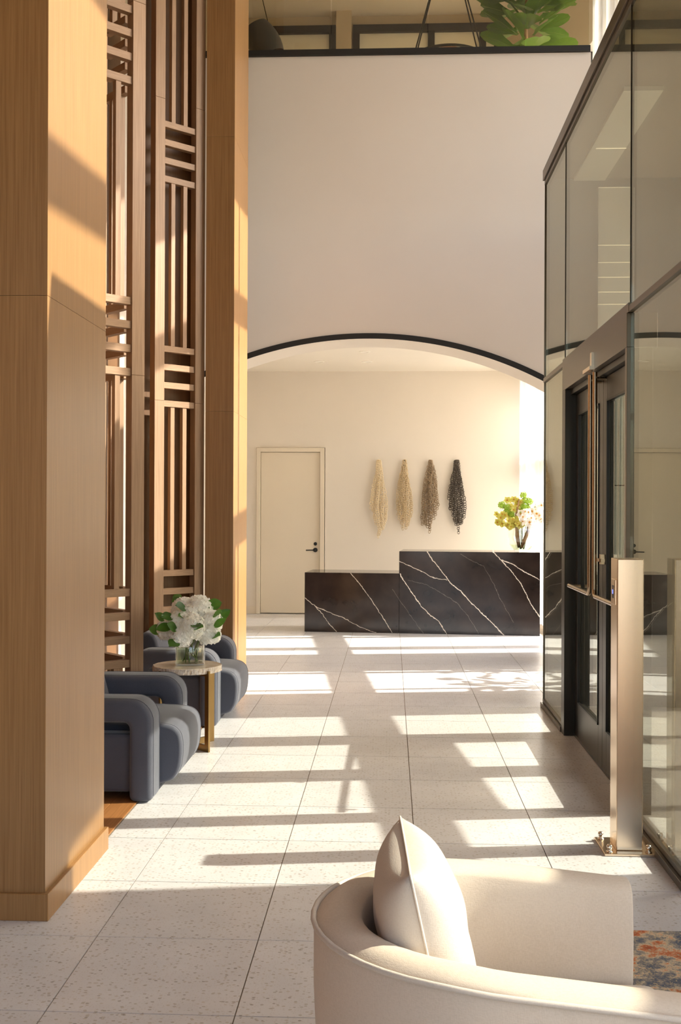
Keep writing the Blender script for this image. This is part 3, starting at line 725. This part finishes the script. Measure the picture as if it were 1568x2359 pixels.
# ---- reception desk
DA = Vector((-1.118, 14.134, 0)); DL = 3.02; DANG = math.radians(-4.6)
def desk():
    o = thing('reception_desk', 'stepped black marble reception desk with white veins', 'reception desk', tuple(DA))
    o.rotation_euler = (0, 0, DANG)
    m = marble_mat()
    def dp(n, *b, mat=m, bev=0.003):
        ob = link(n, B(*b).mesh(n, mat, bevel=bev, seg=1), o, tuple(DA)); return ob
    dp('low_counter', 0, 1.231, 0.0, 0.72, 0, 0.772)
    dp('high_counter', 1.2315, DL, 0.0, 0.72, 0, 1.058)
    dp('kick_recess', 0.02, DL - 0.02, 0.72, 0.74, 0, 0.70, mat=MAT['blackp'])
    return o
VEINS = [(0.0027, 0.9, [(0.004, 0.44), (0.142, 0.329), (0.264, 0.28), (0.519, 0.183), (0.721, 0.074), (0.936, 0.003)]),
 (0.0025, 0.85, [(0.142, 0.329), (0.239, 0.229), (0.316, 0.117), (0.423, 0.006)]),
 (0.0027, 0.85, [(0.605, 0.768), (0.719, 0.638), (0.821, 0.502), (0.947, 0.316), (1.048, 0.167), (1.144, 0.006)]),
 (0.0036, 1.0, [(1.241, 0.765), (1.347, 0.596), (1.434, 0.473), (1.522, 0.35), (1.622, 0.252), (1.746, 0.154), (1.846, 0.002)]),
 (0.0028, 0.9, [(1.235, 0.925), (1.371, 0.871), (1.545, 0.786), (1.694, 0.713), (1.843, 0.697)]),
 (0.0036, 1.0, [(1.581, 1.068), (1.669, 0.937), (1.768, 0.813), (1.863, 0.698), (1.893, 0.653), (2.017, 0.556), (2.128, 0.433), (2.264, 0.299), (2.436, 0.141), (2.571, -0.004)]),
 (0.0036, 1.0, [(2.432, 1.06), (2.53, 0.957), (2.677, 0.799), (2.8, 0.628), (2.898, 0.42), (3.015, 0.242)]),
 (0.0033, 1.0, [(2.53, 0.957), (2.677, 0.91), (2.823, 0.813), (3.013, 0.712)]),
 (0.0017, 0.16, [(2.015, 1.027), (2.163, 0.941), (2.31, 0.881), (2.434, 0.66), (2.532, 0.439), (2.692, 0.17)]),
 (0.0017, 0.16, [(1.346, 0.684), (1.571, 0.637), (1.77, 0.527), (1.968, 0.406), (2.116, 0.235), (2.252, 0.014)]),
 (0.0017, 0.14, [(1.147, 0.569), (1.298, 0.346), (1.548, 0.001)])]
def seg_group():
    g = bpy.data.node_groups.new('vein_segment', 'ShaderNodeTree')
    for nm, tp_ in (('P', 'NodeSocketVector'), ('A', 'NodeSocketVector'), ('D', 'NodeSocketVector'), ('L', 'NodeSocketFloat')):
        g.interface.new_socket(nm, in_out='INPUT', socket_type=tp_)
    g.interface.new_socket('dist', in_out='OUTPUT', socket_type='NodeSocketFloat')
    N = g.nodes.new; gi = N('NodeGroupInput'); go = N('NodeGroupOutput')
    sb = N('ShaderNodeVectorMath'); sb.operation = 'SUBTRACT'; g.links.new(gi.outputs[0], sb.inputs[0]); g.links.new(gi.outputs[1], sb.inputs[1])
    dt = N('ShaderNodeVectorMath'); dt.operation = 'DOT_PRODUCT'; g.links.new(sb.outputs[0], dt.inputs[0]); g.links.new(gi.outputs[2], dt.inputs[1])
    mx = N('ShaderNodeMath'); mx.operation = 'MAXIMUM'; g.links.new(dt.outputs['Value'], mx.inputs[0]); mx.inputs[1].default_value = 0
    mn = N('ShaderNodeMath'); mn.operation = 'MINIMUM'; g.links.new(mx.outputs[0], mn.inputs[0]); g.links.new(gi.outputs[3], mn.inputs[1])
    sc = N('ShaderNodeVectorMath'); sc.operation = 'SCALE'; g.links.new(gi.outputs[2], sc.inputs[0]); g.links.new(mn.outputs[0], sc.inputs['Scale'])
    s2 = N('ShaderNodeVectorMath'); s2.operation = 'DISTANCE'; g.links.new(sb.outputs[0], s2.inputs[0]); g.links.new(sc.outputs[0], s2.inputs[1])
    g.links.new(s2.outputs['Value'], go.inputs[0]); return g
def marble_mat():
    m = NM('black_veined_marble'); grp = seg_group()
    tc = m.n('TexCoord').outputs['Object']
    nz = m.n('TexNoise', inp={'Scale': 14.0, 'Detail': 5.0, 'Roughness': 0.65}); m.l(tc, nz.inputs['Vector'])
    wob = m.n('VectorMath', operation='MULTIPLY_ADD'); m.l(nz.outputs['Color'], wob.inputs[0]); wob.inputs[1].default_value = (0.045, 0, 0.045); wob.inputs[2].default_value = (-0.0225, 0, -0.0225)
    ad = m.n('VectorMath', operation='ADD'); m.l(tc, ad.inputs[0]); m.l(wob.outputs[0], ad.inputs[1])
    # veins run through the slab: the pattern does not depend on depth
    fl = m.n('VectorMath', operation='MULTIPLY'); m.l(ad.outputs[0], fl.inputs[0]); fl.inputs[1].default_value = (1, 0, 1)
    thick = m.noise(tc, 9.0, 2)
    total = None
    for wd, stg, pts in VEINS:
        best = None
        for (x0, z0), (x1, z1) in zip(pts, pts[1:]):
            L = math.hypot(x1 - x0, z1 - z0)
            g = m.n('Group'); g.node_tree = grp; m.l(fl.outputs[0], g.inputs[0])
            g.inputs[1].default_value = (x0, 0, z0); g.inputs[2].default_value = ((x1 - x0) / L, 0, (z1 - z0) / L); g.inputs[3].default_value = L
            best = g.outputs[0] if best is None else m.math('MINIMUM', best, g.outputs[0])
        wv = m.math('MULTIPLY', m.math('ADD', m.math('MULTIPLY', thick, 2.0), 0.1), wd)
        r = m.math('DIVIDE', best, wv)
        k_ = m.math('MULTIPLY', m.math('SUBTRACT', 1.6, r, True), stg)
        total = k_ if total is None else m.math('MAXIMUM', total, k_)
    cl = m.noise(tc, 4.0, 5)
    base = m.ramp(cl, [(0.35, sr(36, 28, 26)), (0.7, sr(52, 42, 38))])
    m.set(color=m.mix(total, base, sr(236, 226, 212)), rough=0.12, spec=0.5)
    return m.m
desk()

# ---- ring tassels on the back wall
def tassel(cx, ztop, mat, label, wmax, cols, seed, Lmax=1.14, skew=0.0):
    rnd = random.Random(seed); y = 16.47
    o = thing('ring_hanging', label, 'wall hanging', (cx, 16.5, ztop - Lmax), 'ring wall hangings')
    part('hook', MB().tube([(cx, 16.499, ztop), (cx, 16.455, ztop), (cx, 16.445, ztop + 0.012)], 0.005, 6), MAT['black'], o)
    mb = MB()
    for s_ in range(cols):
        f = (s_ + 0.5) / cols * 2 - 1
        Ls = Lmax * (1 - 0.27 * abs(f - skew) ** 1.4) * rnd.uniform(0.84, 1.0); z = 0.0; dep = rnd.uniform(0.0, 0.05)
        ph = rnd.uniform(0, 6)
        while z < Ls:
            t = z / Lmax
            wd = wmax * (0.08 + 0.92 * min(1, t / 0.58) ** 0.8) * (1 - 0.45 * max(0, t - 0.75) / 0.25)
            R = rnd.uniform(0.016, 0.024)
            px = cx + f * wd * 0.5 + 0.010 * math.sin(z * 9 + ph) + rnd.uniform(-.005, .005)
            py = y - 0.012 - dep * min(1, t * 3) * (1 - abs(f) * 0.6) - rnd.uniform(0, 0.012)
            ya = rnd.gauss(0, 0.55); ta = rnd.gauss(0, 0.3)
            ax = Vector((math.cos(ya), -abs(math.sin(ya)) * 0.6, 0)).normalized(); ay = Vector((0, math.sin(ta), math.cos(ta)))
            ay = (ay - ax * ay.dot(ax)).normalized()
            mb.torus((px, py, ztop - z - 0.01), R, 0.0048, ax, ay, 12, 4); z += R * 1.55
    rg = part('rings', mb, mat, o, weld=False, smooth=True); rg['kind'] = 'stuff'
    return o
TL = ['palest cream ring wall hanging, nearest the door', 'sand coloured ring wall hanging, second from the door', 'taupe ring wall hanging, third from the door', 'charcoal ring wall hanging, farthest from the door']
for i, (cx, wm, sk, cl_) in enumerate(((-0.185, 0.25, 0.25, 10), (0.20, 0.235, 0.05, 11), (0.594, 0.27, -0.35, 13), (0.985, 0.26, 0.35, 13))):
    tassel(cx, 2.335, MAT['ring'][i], TL[i], wm, cl_, 40 + i, Lmax=(1.17, 1.11, 1.15, 1.11)[i], skew=sk)

# ---- orchids and driftwood in a bubble vase on the high counter
DR = Matrix.Rotation(DANG, 3, 'Z')
QC = DA + DR @ Vector((2.80, 0.30, 0)); QC.z = 1.0585
QC = Vector((QC.x - 0.0, QC.y, QC.z))
bv = thing('bubble_vase', 'round clear bubble vase on the high end of the desk', 'vase', tuple(QC))
bp = [(0.0, 0.001), (0.07, 0.001), (0.10, 0.015), (0.155, 0.08), (0.188, 0.18), (0.182, 0.26), (0.150, 0.335), (0.115, 0.375), (0.118, 0.385), (0.112, 0.383), (0.110, 0.373)]
part('vase_wall', MB().lathe(bp + [(0.146, 0.333), (0.178, 0.258), (0.184, 0.18), (0.151, 0.083), (0.097, 0.02), (0.0, 0.012)], tuple(QC), 40), MAT['glass_vase'], bv, smooth=True)
part('water', MB().lathe([(0.0, 0.014), (0.095, 0.022), (0.135, 0.07), (0.148, 0.09), (0.0, 0.09)], tuple(QC), 32), MAT['water'], bv)
def q(x, y, z): return (QC.x + x, QC.y + y, QC.z + z)
for lb, pts, rs in (('straight driftwood branch rising among the yellow orchids', [q(-0.03, 0.02, 0.05), q(-0.06, 0.0, 0.20), q(-0.06, -0.03, 0.36), q(-0.075, -0.05, 0.48), q(-0.04, -0.05, 0.68)], [.020, .024, .022, .017, .008]),
                    ('crooked driftwood branch on the curtain side of the bubble vase', [q(0.0, 0.0, 0.05), q(0.03, -0.02, 0.14), q(0.085, -0.02, 0.27), q(0.085, -0.03, 0.36), q(0.07, -0.03, 0.44), q(0.085, -0.02, 0.62)], [.018, .024, .026, .02, .012, .008])):
    o = part('branch', MB().tube(pts, rs, 9), MAT['bark'], None, org=pts[0], smooth=True); tag(o, lb, 'branch', 'driftwood in the bubble vase')
def orchid(mb, c, d, s_, lip=None):
    c, d = Vector(c), Vector(d).normalized(); x, y, _ = basis(d)
    for k_ in range(5):
        a = k_ * 2 * PI / 5 + 0.3; e = x * math.cos(a) + y * math.sin(a)
        leaf_mesh(mb, c, e + d * 0.25, d, s_, s_ * (0.5 if k_ % 2 else 0.40), -0.15, 0, 3, lambda t: math.sin(PI * (0.12 + 0.86 * t)))
    mb.torus(c + d * s_ * 0.12, s_ * 0.14, s_ * 0.09, x, y, 7, 4, 1)
def flower_stem(name, lb, grp, base, bend, clusters, mat, size, top):
    o = thing(name, lb, 'flower', tuple(base), grp)
    part('stem', MB().tube([base, bend, top], [0.005, 0.004, 0.003], 6), MAT['stem'], o, smooth=True)
    for (c, d) in clusters:
        mb = MB(); orchid(mb, c, d, size * random.uniform(0.85, 1.15)); part('blossom', mb, [mat, MAT['throat']], o, smooth=True, recalc=False)
    return o
def cluster(c, n, spread, zs, toward=(-0.2, -1, 0.1)):
    out = []
    for i in range(n):
        p = Vector(c) + Vector((random.uniform(-1, 1) * spread, random.uniform(-1, 0.4) * spread * 0.7, random.uniform(-1, 1) * zs))
        d = Vector(toward) + Vector((random.uniform(-.6, .6), random.uniform(-.3, .3), random.uniform(-.5, .5))); out.append((p, d))
    return out
flower_stem('orchid_stem', 'yellow orchid stem spilling toward the wall hangings', 'yellow orchids', q(-0.02, 0, 0.03), q(-0.08, 0, 0.33), cluster(q(-0.24, -0.02, 0.42), 14, 0.11, 0.08), MAT['petal_y'], 0.052, q(-0.30, -0.02, 0.48))
flower_stem('orchid_stem', 'yellow orchid stem low over the vase rim', 'yellow orchids', q(-0.01, 0.02, 0.03), q(-0.05, -0.04, 0.30), cluster(q(-0.10, -0.08, 0.36), 12, 0.09, 0.065), MAT['petal_y'], 0.05, q(-0.12, -0.09, 0.42))
flower_stem('orchid_stem', 'upright yellow orchid stem in the middle of the bubble vase', 'yellow orchids', q(0.0, 0.03, 0.03), q(-0.03, 0.02, 0.40), cluster(q(-0.10, 0.0, 0.60), 12, 0.09, 0.08), MAT['petal_y'], 0.05, q(-0.12, 0.0, 0.66))
flower_stem('orchid_stem', 'white orchid spray facing the lobby', 'white orchids', q(0.02, 0, 0.03), q(0.05, -0.05, 0.36), cluster(q(0.06, -0.10, 0.44), 13, 0.09, 0.09), MAT['petal_w'], 0.06, q(0.07, -0.09, 0.52))
flower_stem('orchid_stem', 'white orchid spray leaning to the curtain', 'white orchids', q(0.03, 0.01, 0.03), q(0.11, 0, 0.40), cluster(q(0.18, -0.02, 0.50), 14, 0.09, 0.12), MAT['petal_w'], 0.058, q(0.18, -0.02, 0.62))
def lime(lb, base, bend, centres):
    o = thing('lime_viburnum', lb, 'flower', tuple(base), 'lime green flower balls')
    part('stem', MB().tube([base, bend, centres[0]], [0.005, 0.004, 0.003], 6), MAT['stem'], o, smooth=True)
    for c in centres:
        mb = MB()
        for i in range(70):
            zt = 1 - 2 * (i + .5) / 70; ph = i * 2.4; rr = math.sqrt(1 - zt * zt); d = Vector((rr * math.cos(ph), rr * math.sin(ph), zt))
            p = Vector(c) + d * 0.05 * random.uniform(0.75, 1.1); x, y, _ = basis(d)
            mb.add([p + x * .013, p + y * .013, p - x * .013, p - y * .013], [(0, 1, 2, 3)])
        part('flower_ball', mb, MAT['petal_g'], o, weld=False, recalc=False)
lime('lime flower balls on the tallest stem of the bubble vase', q(0, 0, 0.04), q(0.0, 0.03, 0.45), [q(0.02, 0.0, 0.73), q(0.05, -0.02, 0.66), q(0.02, -0.04, 0.58), q(0.10, 0, 0.65)])
lime('lime flower balls nearest the wall hangings', q(-0.02, 0.02, 0.04), q(-0.10, 0.02, 0.40), [q(-0.26, 0, 0.60), q(-0.19, -0.02, 0.57), q(-0.20, -0.03, 0.50), q(-0.14, -0.05, 0.48)])
lime('lime flower balls in the heart of the arrangement', q(0.01, 0.03, 0.04), q(0.01, 0.03, 0.36), [q(0.03, -0.02, 0.55), q(-0.02, -0.06, 0.50), q(0.07, 0.0, 0.57), q(-0.13, -0.06, 0.42)])

# ---- sheer curtains
def curtain(x0, y0, x1, y1, z0, z1, label, folds=14, amp=0.045):
    mb = MB(); n = folds * 8; vs = []
    d = Vector((x1 - x0, y1 - y0, 0)); L = d.length; d.normalize(); nn = Vector((-d.y, d.x, 0))
    for i in range(n + 1):
        t = i / n; a = amp * math.sin(2 * PI * folds * t) + amp * 0.35 * math.sin(2 * PI * folds * 0.37 * t + 1)
        p = Vector((x0, y0, 0)) + d * L * t + nn * a
        for z in (z0, (z0 + z1) / 2, z1): vs.append((p.x, p.y, z))
    mb.add(vs, [(i * 3 + j, i * 3 + 3 + j, i * 3 + 4 + j, i * 3 + 1 + j) for i in range(n) for j in range(2)])
    o = thing('sheer_curtain', label, 'curtain', ((x0 + x1) / 2, (y0 + y1) / 2, z0))
    part('fabric', mb, MAT['sheer'], o, smooth=True, recalc=False)
    part('track', MB().tube([(x0, y0, z1 + 0.012), (x1, y1, z1 + 0.012)], 0.012, 8), MAT['lens'], o)
curtain(1.93, 16.40, 2.22, 14.15, 0.02, 3.655, 'floor length white sheer curtain beside the reception desk')
curtain(2.06, 11.32, 2.76, 11.32, 4.46, 9.05, 'tall white sheer curtain beside the mezzanine balustrade', 6, 0.05)

# ---- stainless post with keypad
pc = (1.118, 5.175)
po = thing('steel_post', 'square brushed steel access post bolted to the floor beside the doors', 'post', (pc[0], pc[1], 0))
part('shaft', B(pc[0] - 0.062, pc[0] + 0.060, pc[1] - 0.05, pc[1] + 0.10, 0.012, 1.372), MAT['steel'], po, bevel=0.004, seg=2)
part('base_plate', B(pc[0] - 0.125, pc[0] + 0.105, pc[1] - 0.10, pc[1] + 0.16, 0.0, 0.012), MAT['steel'], po, bevel=0.002, seg=1)
for bx_, by_ in ((-0.098, -0.070), (0.082, -0.070), (-0.100, 0.13), (0.080, 0.13)):
    x, y = pc[0] + bx_, pc[1] + by_
    part('bolt', MB().lathe([(0.0, 0.012), (0.016, 0.012), (0.016, 0.016), (0.010, 0.018), (0.010, 0.026), (0.013, 0.030), (0.014, 0.038), (0.010, 0.046), (0.0, 0.049)], (x, y, 0), 16), MAT['chrome'], po, smooth=True)
kp = part('card_reader', B(pc[0] - 0.070, pc[0] - 0.062, pc[1] - 0.035, pc[1] + 0.055, 1.155, 1.275), MAT['steel'], po, bevel=0.002, seg=1)
part('reader_window', B(pc[0] - 0.0715, pc[0] - 0.070, pc[1] - 0.01, pc[1] + 0.03, 1.185, 1.245), MAT['black'], kp)
part('indicator', B(pc[0] - 0.0722, pc[0] - 0.0715, pc[1] + 0.0, pc[1] + 0.02, 1.205, 1.225), MAT['blue_led'], kp)

# ---- rug
rg = part('rug', B(0.80, 3.2, 0.6, 4.16, 0.001, 0.012), MAT['rug'], None, org=(2.0, 2.4, 0.0), bevel=0.003, seg=1)
tag(rg, 'abstract rug in rust, blue grey and cream beside the cream tub chair', 'rug')

# ---- cream tub chair
def tub_chair():
    CX_, CY_ = 0.235, 2.455; ROT = math.radians(-1)
    o = thing('tub_chair', 'cream upholstered tub chair with piped rim', 'armchair', (CX_, CY_, 0))
    Rm = Matrix.Rotation(ROT, 3, 'Z')
    RO = 0.395; TH = 0.115; XF = 0.365                   # outer radius, wall thickness, front of the arms
    path = []                                           # centre line of the wall, from far arm front round the back to the near arm front
    rc = RO - TH / 2
    for i in range(9): path.append((XF - (XF - 0.02) * i / 8, rc, 0.0, 1.0))
    for i in range(1, 24):
        a = PI / 2 + PI * i / 24; path.append((0.02 + (rc + 0.03) * math.cos(a), rc * math.sin(a), math.cos(a), math.sin(a)))
    for i in range(9): path.append((0.02 + (XF - 0.02) * i / 8, -rc, 0.0, -1.0))
    ztop = lambda x: 0.708 - 0.055 * max(0, min(1, (x + 0.1) / 0.6))
    prof_n = 18
    vs = []; m = None; pip = []
    for (x, y, nx, ny) in path:
        zt = ztop(x); ring = []
        ln = math.hypot(nx, ny); nx, ny = nx / ln, ny / ln
        h = TH / 2
        pr = [(h - 0.035, 0.10), (h - 0.012, 0.30), (h, 0.55), (h, zt - 0.045), (h - 0.004, zt - 0.022)]
        pr += [(h * math.cos(a) * 0.93, zt - 0.030 + 0.030 * math.sin(a)) for a in [PI * k_ / 8 for k_ in range(1, 8)]]
        pr += [(-h, zt - 0.05), (-h - 0.008, zt - 0.12), (-h - 0.008, 0.48), (-h + 0.01, 0.30), (-h + 0.02, 0.10)]
        m = len(pr)
        for (t, z) in pr:
            p = Rm @ Vector((x + nx * t, y + ny * t, 0)); vs.append((CX_ + p.x, CY_ + p.y, z))
        p = Rm @ Vector((x + nx * (h + 0.001), y + ny * (h + 0.001), 0)); pip.append((CX_ + p.x, CY_ + p.y, zt - 0.020))
    n = len(path)
    fs = [(i * m + j, (i + 1) * m + j, (i + 1) * m + j + 1, i * m + j + 1) for i in range(n - 1) for j in range(m - 1)]
    fs += [((i + 1) * m, i * m, i * m + m - 1, (i + 1) * m + m - 1) for i in range(n - 1)]
    fs += [tuple(range(m)), tuple(range((n - 1) * m, n * m))[::-1]]
    sh = part('shell', MB().add(vs, fs), MAT['cream'], o, bevel=0.014, seg=3); smooth_by_angle(sh, 1.1)
    ppg = part('piping', MB().tube(pip, 0.0065, 8), MAT['cream2'], o, smooth=True)
    # seat cushion
    out = [(0.42, -0.265), (0.42, 0.265)] + [(0.02 + 0.27 * math.cos(a), 0.265 * math.sin(a)) for a in [PI / 2 + PI * k_ / 14 for k_ in range(15)]]
    def slab(z0, z1, sc=1.0):
        nn = len(out); v_ = []
        for z in (z0, z1):
            for x, y in out:
                p = Rm @ Vector((x * sc, y * sc, 0)); v_.append((CX_ + p.x, CY_ + p.y, z))
        return MB().add(v_, [tuple(range(nn))[::-1], tuple(range(nn, 2 * nn))] + [(i, (i + 1) % nn, (i + 1) % nn + nn, i + nn) for i in range(nn)])
    sc_ = part('seat_cushion', slab(0.29, 0.44), MAT['cream'], o, bevel=0.035, seg=4); smooth_by_angle(sc_, 1.1)
    part('base', slab(0.10, 0.289, 0.99), MAT['cream'], o)
    for (x, y) in ((0.30, 0.27), (0.30, -0.27), (-0.2, 0.2), (-0.2, -0.2)):
        p = Rm @ Vector((x, y, 0))
        part('leg', MB().tube([(CX_ + p.x, CY_ + p.y, 0.0), (CX_ + p.x, CY_ + p.y, 0.105)], [0.014, 0.02], 12), MAT['bark'], o)
tub_chair()
# ---- pillow
def pillow():
    mb = MB(); N = 44; S = 0.215; vs = []
    cen = Vector((0.080, 2.445, 0.640)); 
    ex = Vector((-0.04, 1.0, 0.0)).normalized()                    # across, along depth
    ez = Vector((-0.22, 0.02, 1.0)).normalized(); ez = (ez - ex * ez.dot(ex)).normalized()
    en = ex.cross(ez).normalized()
    rnd = random.Random(5)
    for side in (1, -1):
        for i in range(N + 1):
            for j in range(N + 1):
                a, b = i / N * 2 - 1, j / N * 2 - 1
                pin = 1 - 0.07 * (1 - a * a) * b * b - 0.0; pin2 = 1 - 0.07 * (1 - b * b) * a * a
                hgt = 0.098 * ((1 - a ** 4) * (1 - b ** 4)) ** 0.55
                hgt += 0.004 * math.sin(6 * a + 3 * b) * (1 - a * a) * (1 - b * b) + 0.003 * math.sin(9 * b - 4 * a) * (1 - a * a) * (1 - b * b)
                p = cen + ex * S * a * pin2 + ez * S * b * pin + en * hgt * side
                p += ez * (-0.02 * (1 - b) * 0)
                vs.append(p)
    K = (N + 1) ** 2
    fs = []
    for s_ in (0, 1):
        for i in range(N):
            for j in range(N):
                f = [s_ * K + i * (N + 1) + j, s_ * K + (i + 1) * (N + 1) + j, s_ * K + (i + 1) * (N + 1) + j + 1, s_ * K + i * (N + 1) + j + 1]
                fs.append(tuple(f if s_ == 0 else f[::-1]))
    mb.add(vs, fs)
    o = thing('pillow', 'plump cream linen pillow leaning in the tub chair', 'pillow', (0.075, 2.445, 0.445))
    part('cover', mb, MAT['cream2'], o, smooth=True)
    rim_ = [cen + ex * S * a * (1 - 0.07 * (1 - b * b) * a * a) + ez * S * b * (1 - 0.07 * (1 - a * a) * b * b) for a, b in
            [(-1 + 2 * t / 12, 1) for t in range(12)] + [(1, 1 - 2 * t / 12) for t in range(12)] + [(1 - 2 * t / 12, -1) for t in range(12)] + [(-1, -1 + 2 * t / 12) for t in range(13)]]
    part('seam', MB().tube(rim_, 0.003, 6), MAT['cream2'], o, smooth=True)
pillow()

# ---- mezzanine things seen through the balustrade
lp = thing('pendant_lamp', 'dark leather bucket pendant hanging by the oak column', 'pendant lamp', (-1.46, 12.6, 6.85))
drum = MB(); nD = 28; vs = []
tilt = Matrix.Rotation(math.radians(-28), 3, 'Y') 
for i in range(nD + 1):
    a = PI * 2 * i / nD
    for t in range(7):
        f = t / 6; r = 0.15 + 0.045 * math.sin(PI * f * 0.9); p = tilt @ Vector((r * math.cos(a), r * math.sin(a), 0.20 - 0.40 * f)); vs.append((-1.50 + p.x, 12.6 + p.y, 7.03 + p.z))
drum.add(vs, [(i * 7 + t, (i + 1) * 7 + t, (i + 1) * 7 + t + 1, i * 7 + t + 1) for i in range(nD) for t in range(6)])
part('shade', drum, MAT['leather'], lp, smooth=True)
part('rod', MB().tube([(-1.75, 12.6, 7.21), (-1.40, 12.6, 7.21)], 0.012, 8), MAT['black'], lp)
part('cable', MB().tube([(-1.44, 12.6, 7.21), (-1.70, 12.6, 8.3), (-1.72, 12.6, 9.08)], 0.005, 6), MAT['black'], lp)
rp = thing('ring_pendant', 'black ring pendant hung on slanted rods', 'pendant lamp', (0.67, 13.3, 7.2))
part('ring', MB().torus((0.67, 13.3, 7.075), 0.44, 0.018, Vector((1, 0, 0)), Vector((0, 1, 0)), 48, 8), MAT['black'], rp, smooth=True)
part('disc', MB().lathe([(0.0, 0.0), (0.23, 0.0), (0.235, 0.012), (0.23, 0.024), (0.0, 0.024)], (0.67, 13.3, 7.125), 40), MAT['copper'], rp)
for a in (0.35, PI - 0.35, PI + 0.35, -0.35):
    part('rod', MB().tube([(0.67 + 0.44 * math.cos(a), 13.3 + 0.44 * math.sin(a), 7.08), (0.67 + 0.06 * math.cos(a), 13.3 + 0.06 * math.sin(a), 8.45)], 0.009, 8), MAT['black'], rp)
part('stem', MB().tube([(0.67, 13.3, 8.43), (0.67, 13.3, 9.08)], 0.02, 10), MAT['black'], rp)
part('spoke', MB().tube([(0.25, 13.3, 7.08), (1.09, 13.3, 7.08)], 0.008, 6), MAT['black'], rp)

fg = thing('fiddle_leaf_fig', 'fiddle leaf fig behind the mezzanine glass', 'plant', (1.47, 12.0, 6.27))
part('pot', MB().lathe([(0.0, 0.0), (0.17, 0.0), (0.20, 0.30), (0.19, 0.30), (0.18, 0.27), (0.0, 0.27)], (1.47, 12.0, 6.27), 28), MAT['blackp'], fg)
part('trunk', MB().tube([(1.47, 12.0, 6.5), (1.45, 11.98, 6.9), (1.48, 12.0, 7.4), (1.46, 12.0, 8.0)], [0.025, 0.022, 0.018, 0.01], 8), MAT['bark'], fg, smooth=True)
fr_ = random.Random(3)
fiddle = lambda t: (0.20 + 0.80 * math.sin(PI * min(1, max(0, (t - 0.15) / 0.9))) ** 0.7) * (0.78 if 0.2 < t < 0.42 else 1.0) * (1.0 if t < 0.93 else 0.6)
for i in range(84):
    z = 6.50 + 1.45 * (i / 84.0) + fr_.uniform(-.04, .04); ph = i * 2.39996
    d = Vector((math.cos(ph), math.sin(ph), fr_.uniform(-0.05, 0.55))).normalized()
    st = Vector((1.47, 12.0, z)) + d * fr_.uniform(0.06, 0.20)
    L = fr_.uniform(0.33, 0.46)
    nrm = Vector((-d.x * 0.4, -d.y * 0.4 - 0.75, 0.55))
    mb = leaf_mesh(MB(), st, d, nrm, L, L * 0.40, 0.12, 0, 8, fiddle)
    lf_ = part('leaf', mb, MAT['fig'], fg, smooth=True)
    dd = d.normalized(); nn = nrm - dd * nrm.dot(dd); nn.normalize()
    part('midrib', MB().tube([st + nn * 0.002, st + dd * L * 0.5 - nn * (0.12 * L * 0.25 - 0.003), st + dd * L * 0.95 - nn * (0.12 * L * 0.9 - 0.003)], 0.0025, 5), MAT['vein'], lf_)
# ---- shrubs on the pavement that throw the leafy shadow
for i, (y, zt, lb) in enumerate(((10.35, 1.9, 'leafy street shrub outside the window next to the arch'), (11.35, 1.75, 'second leafy street shrub outside, closer to the reception'))):
    x = XO(y) + 0.75
    o = thing('street_shrub', lb, 'shrub', (x, y, -0.12), 'shrubs outside the facade')
    part('trunk', MB().tube([(x, y, -0.12), (x, y, zt)], 0.02, 6), MAT['bark'], o)
    fm = MB(); r_ = random.Random(20 + i)
    for k_ in range(60):
        d = Vector((r_.uniform(-1, 1), r_.uniform(-1, 1), r_.uniform(-.4, .6))).normalized()
        leaf_mesh(fm, Vector((x, y, zt - 0.2 + r_.uniform(-.45, .35))) + d * r_.uniform(0.1, 0.45), d, (0, 0, 1), 0.2, 0.06, 0.1, 0, 3)
    part('foliage', fm, MAT['leaf'], o, recalc=False)
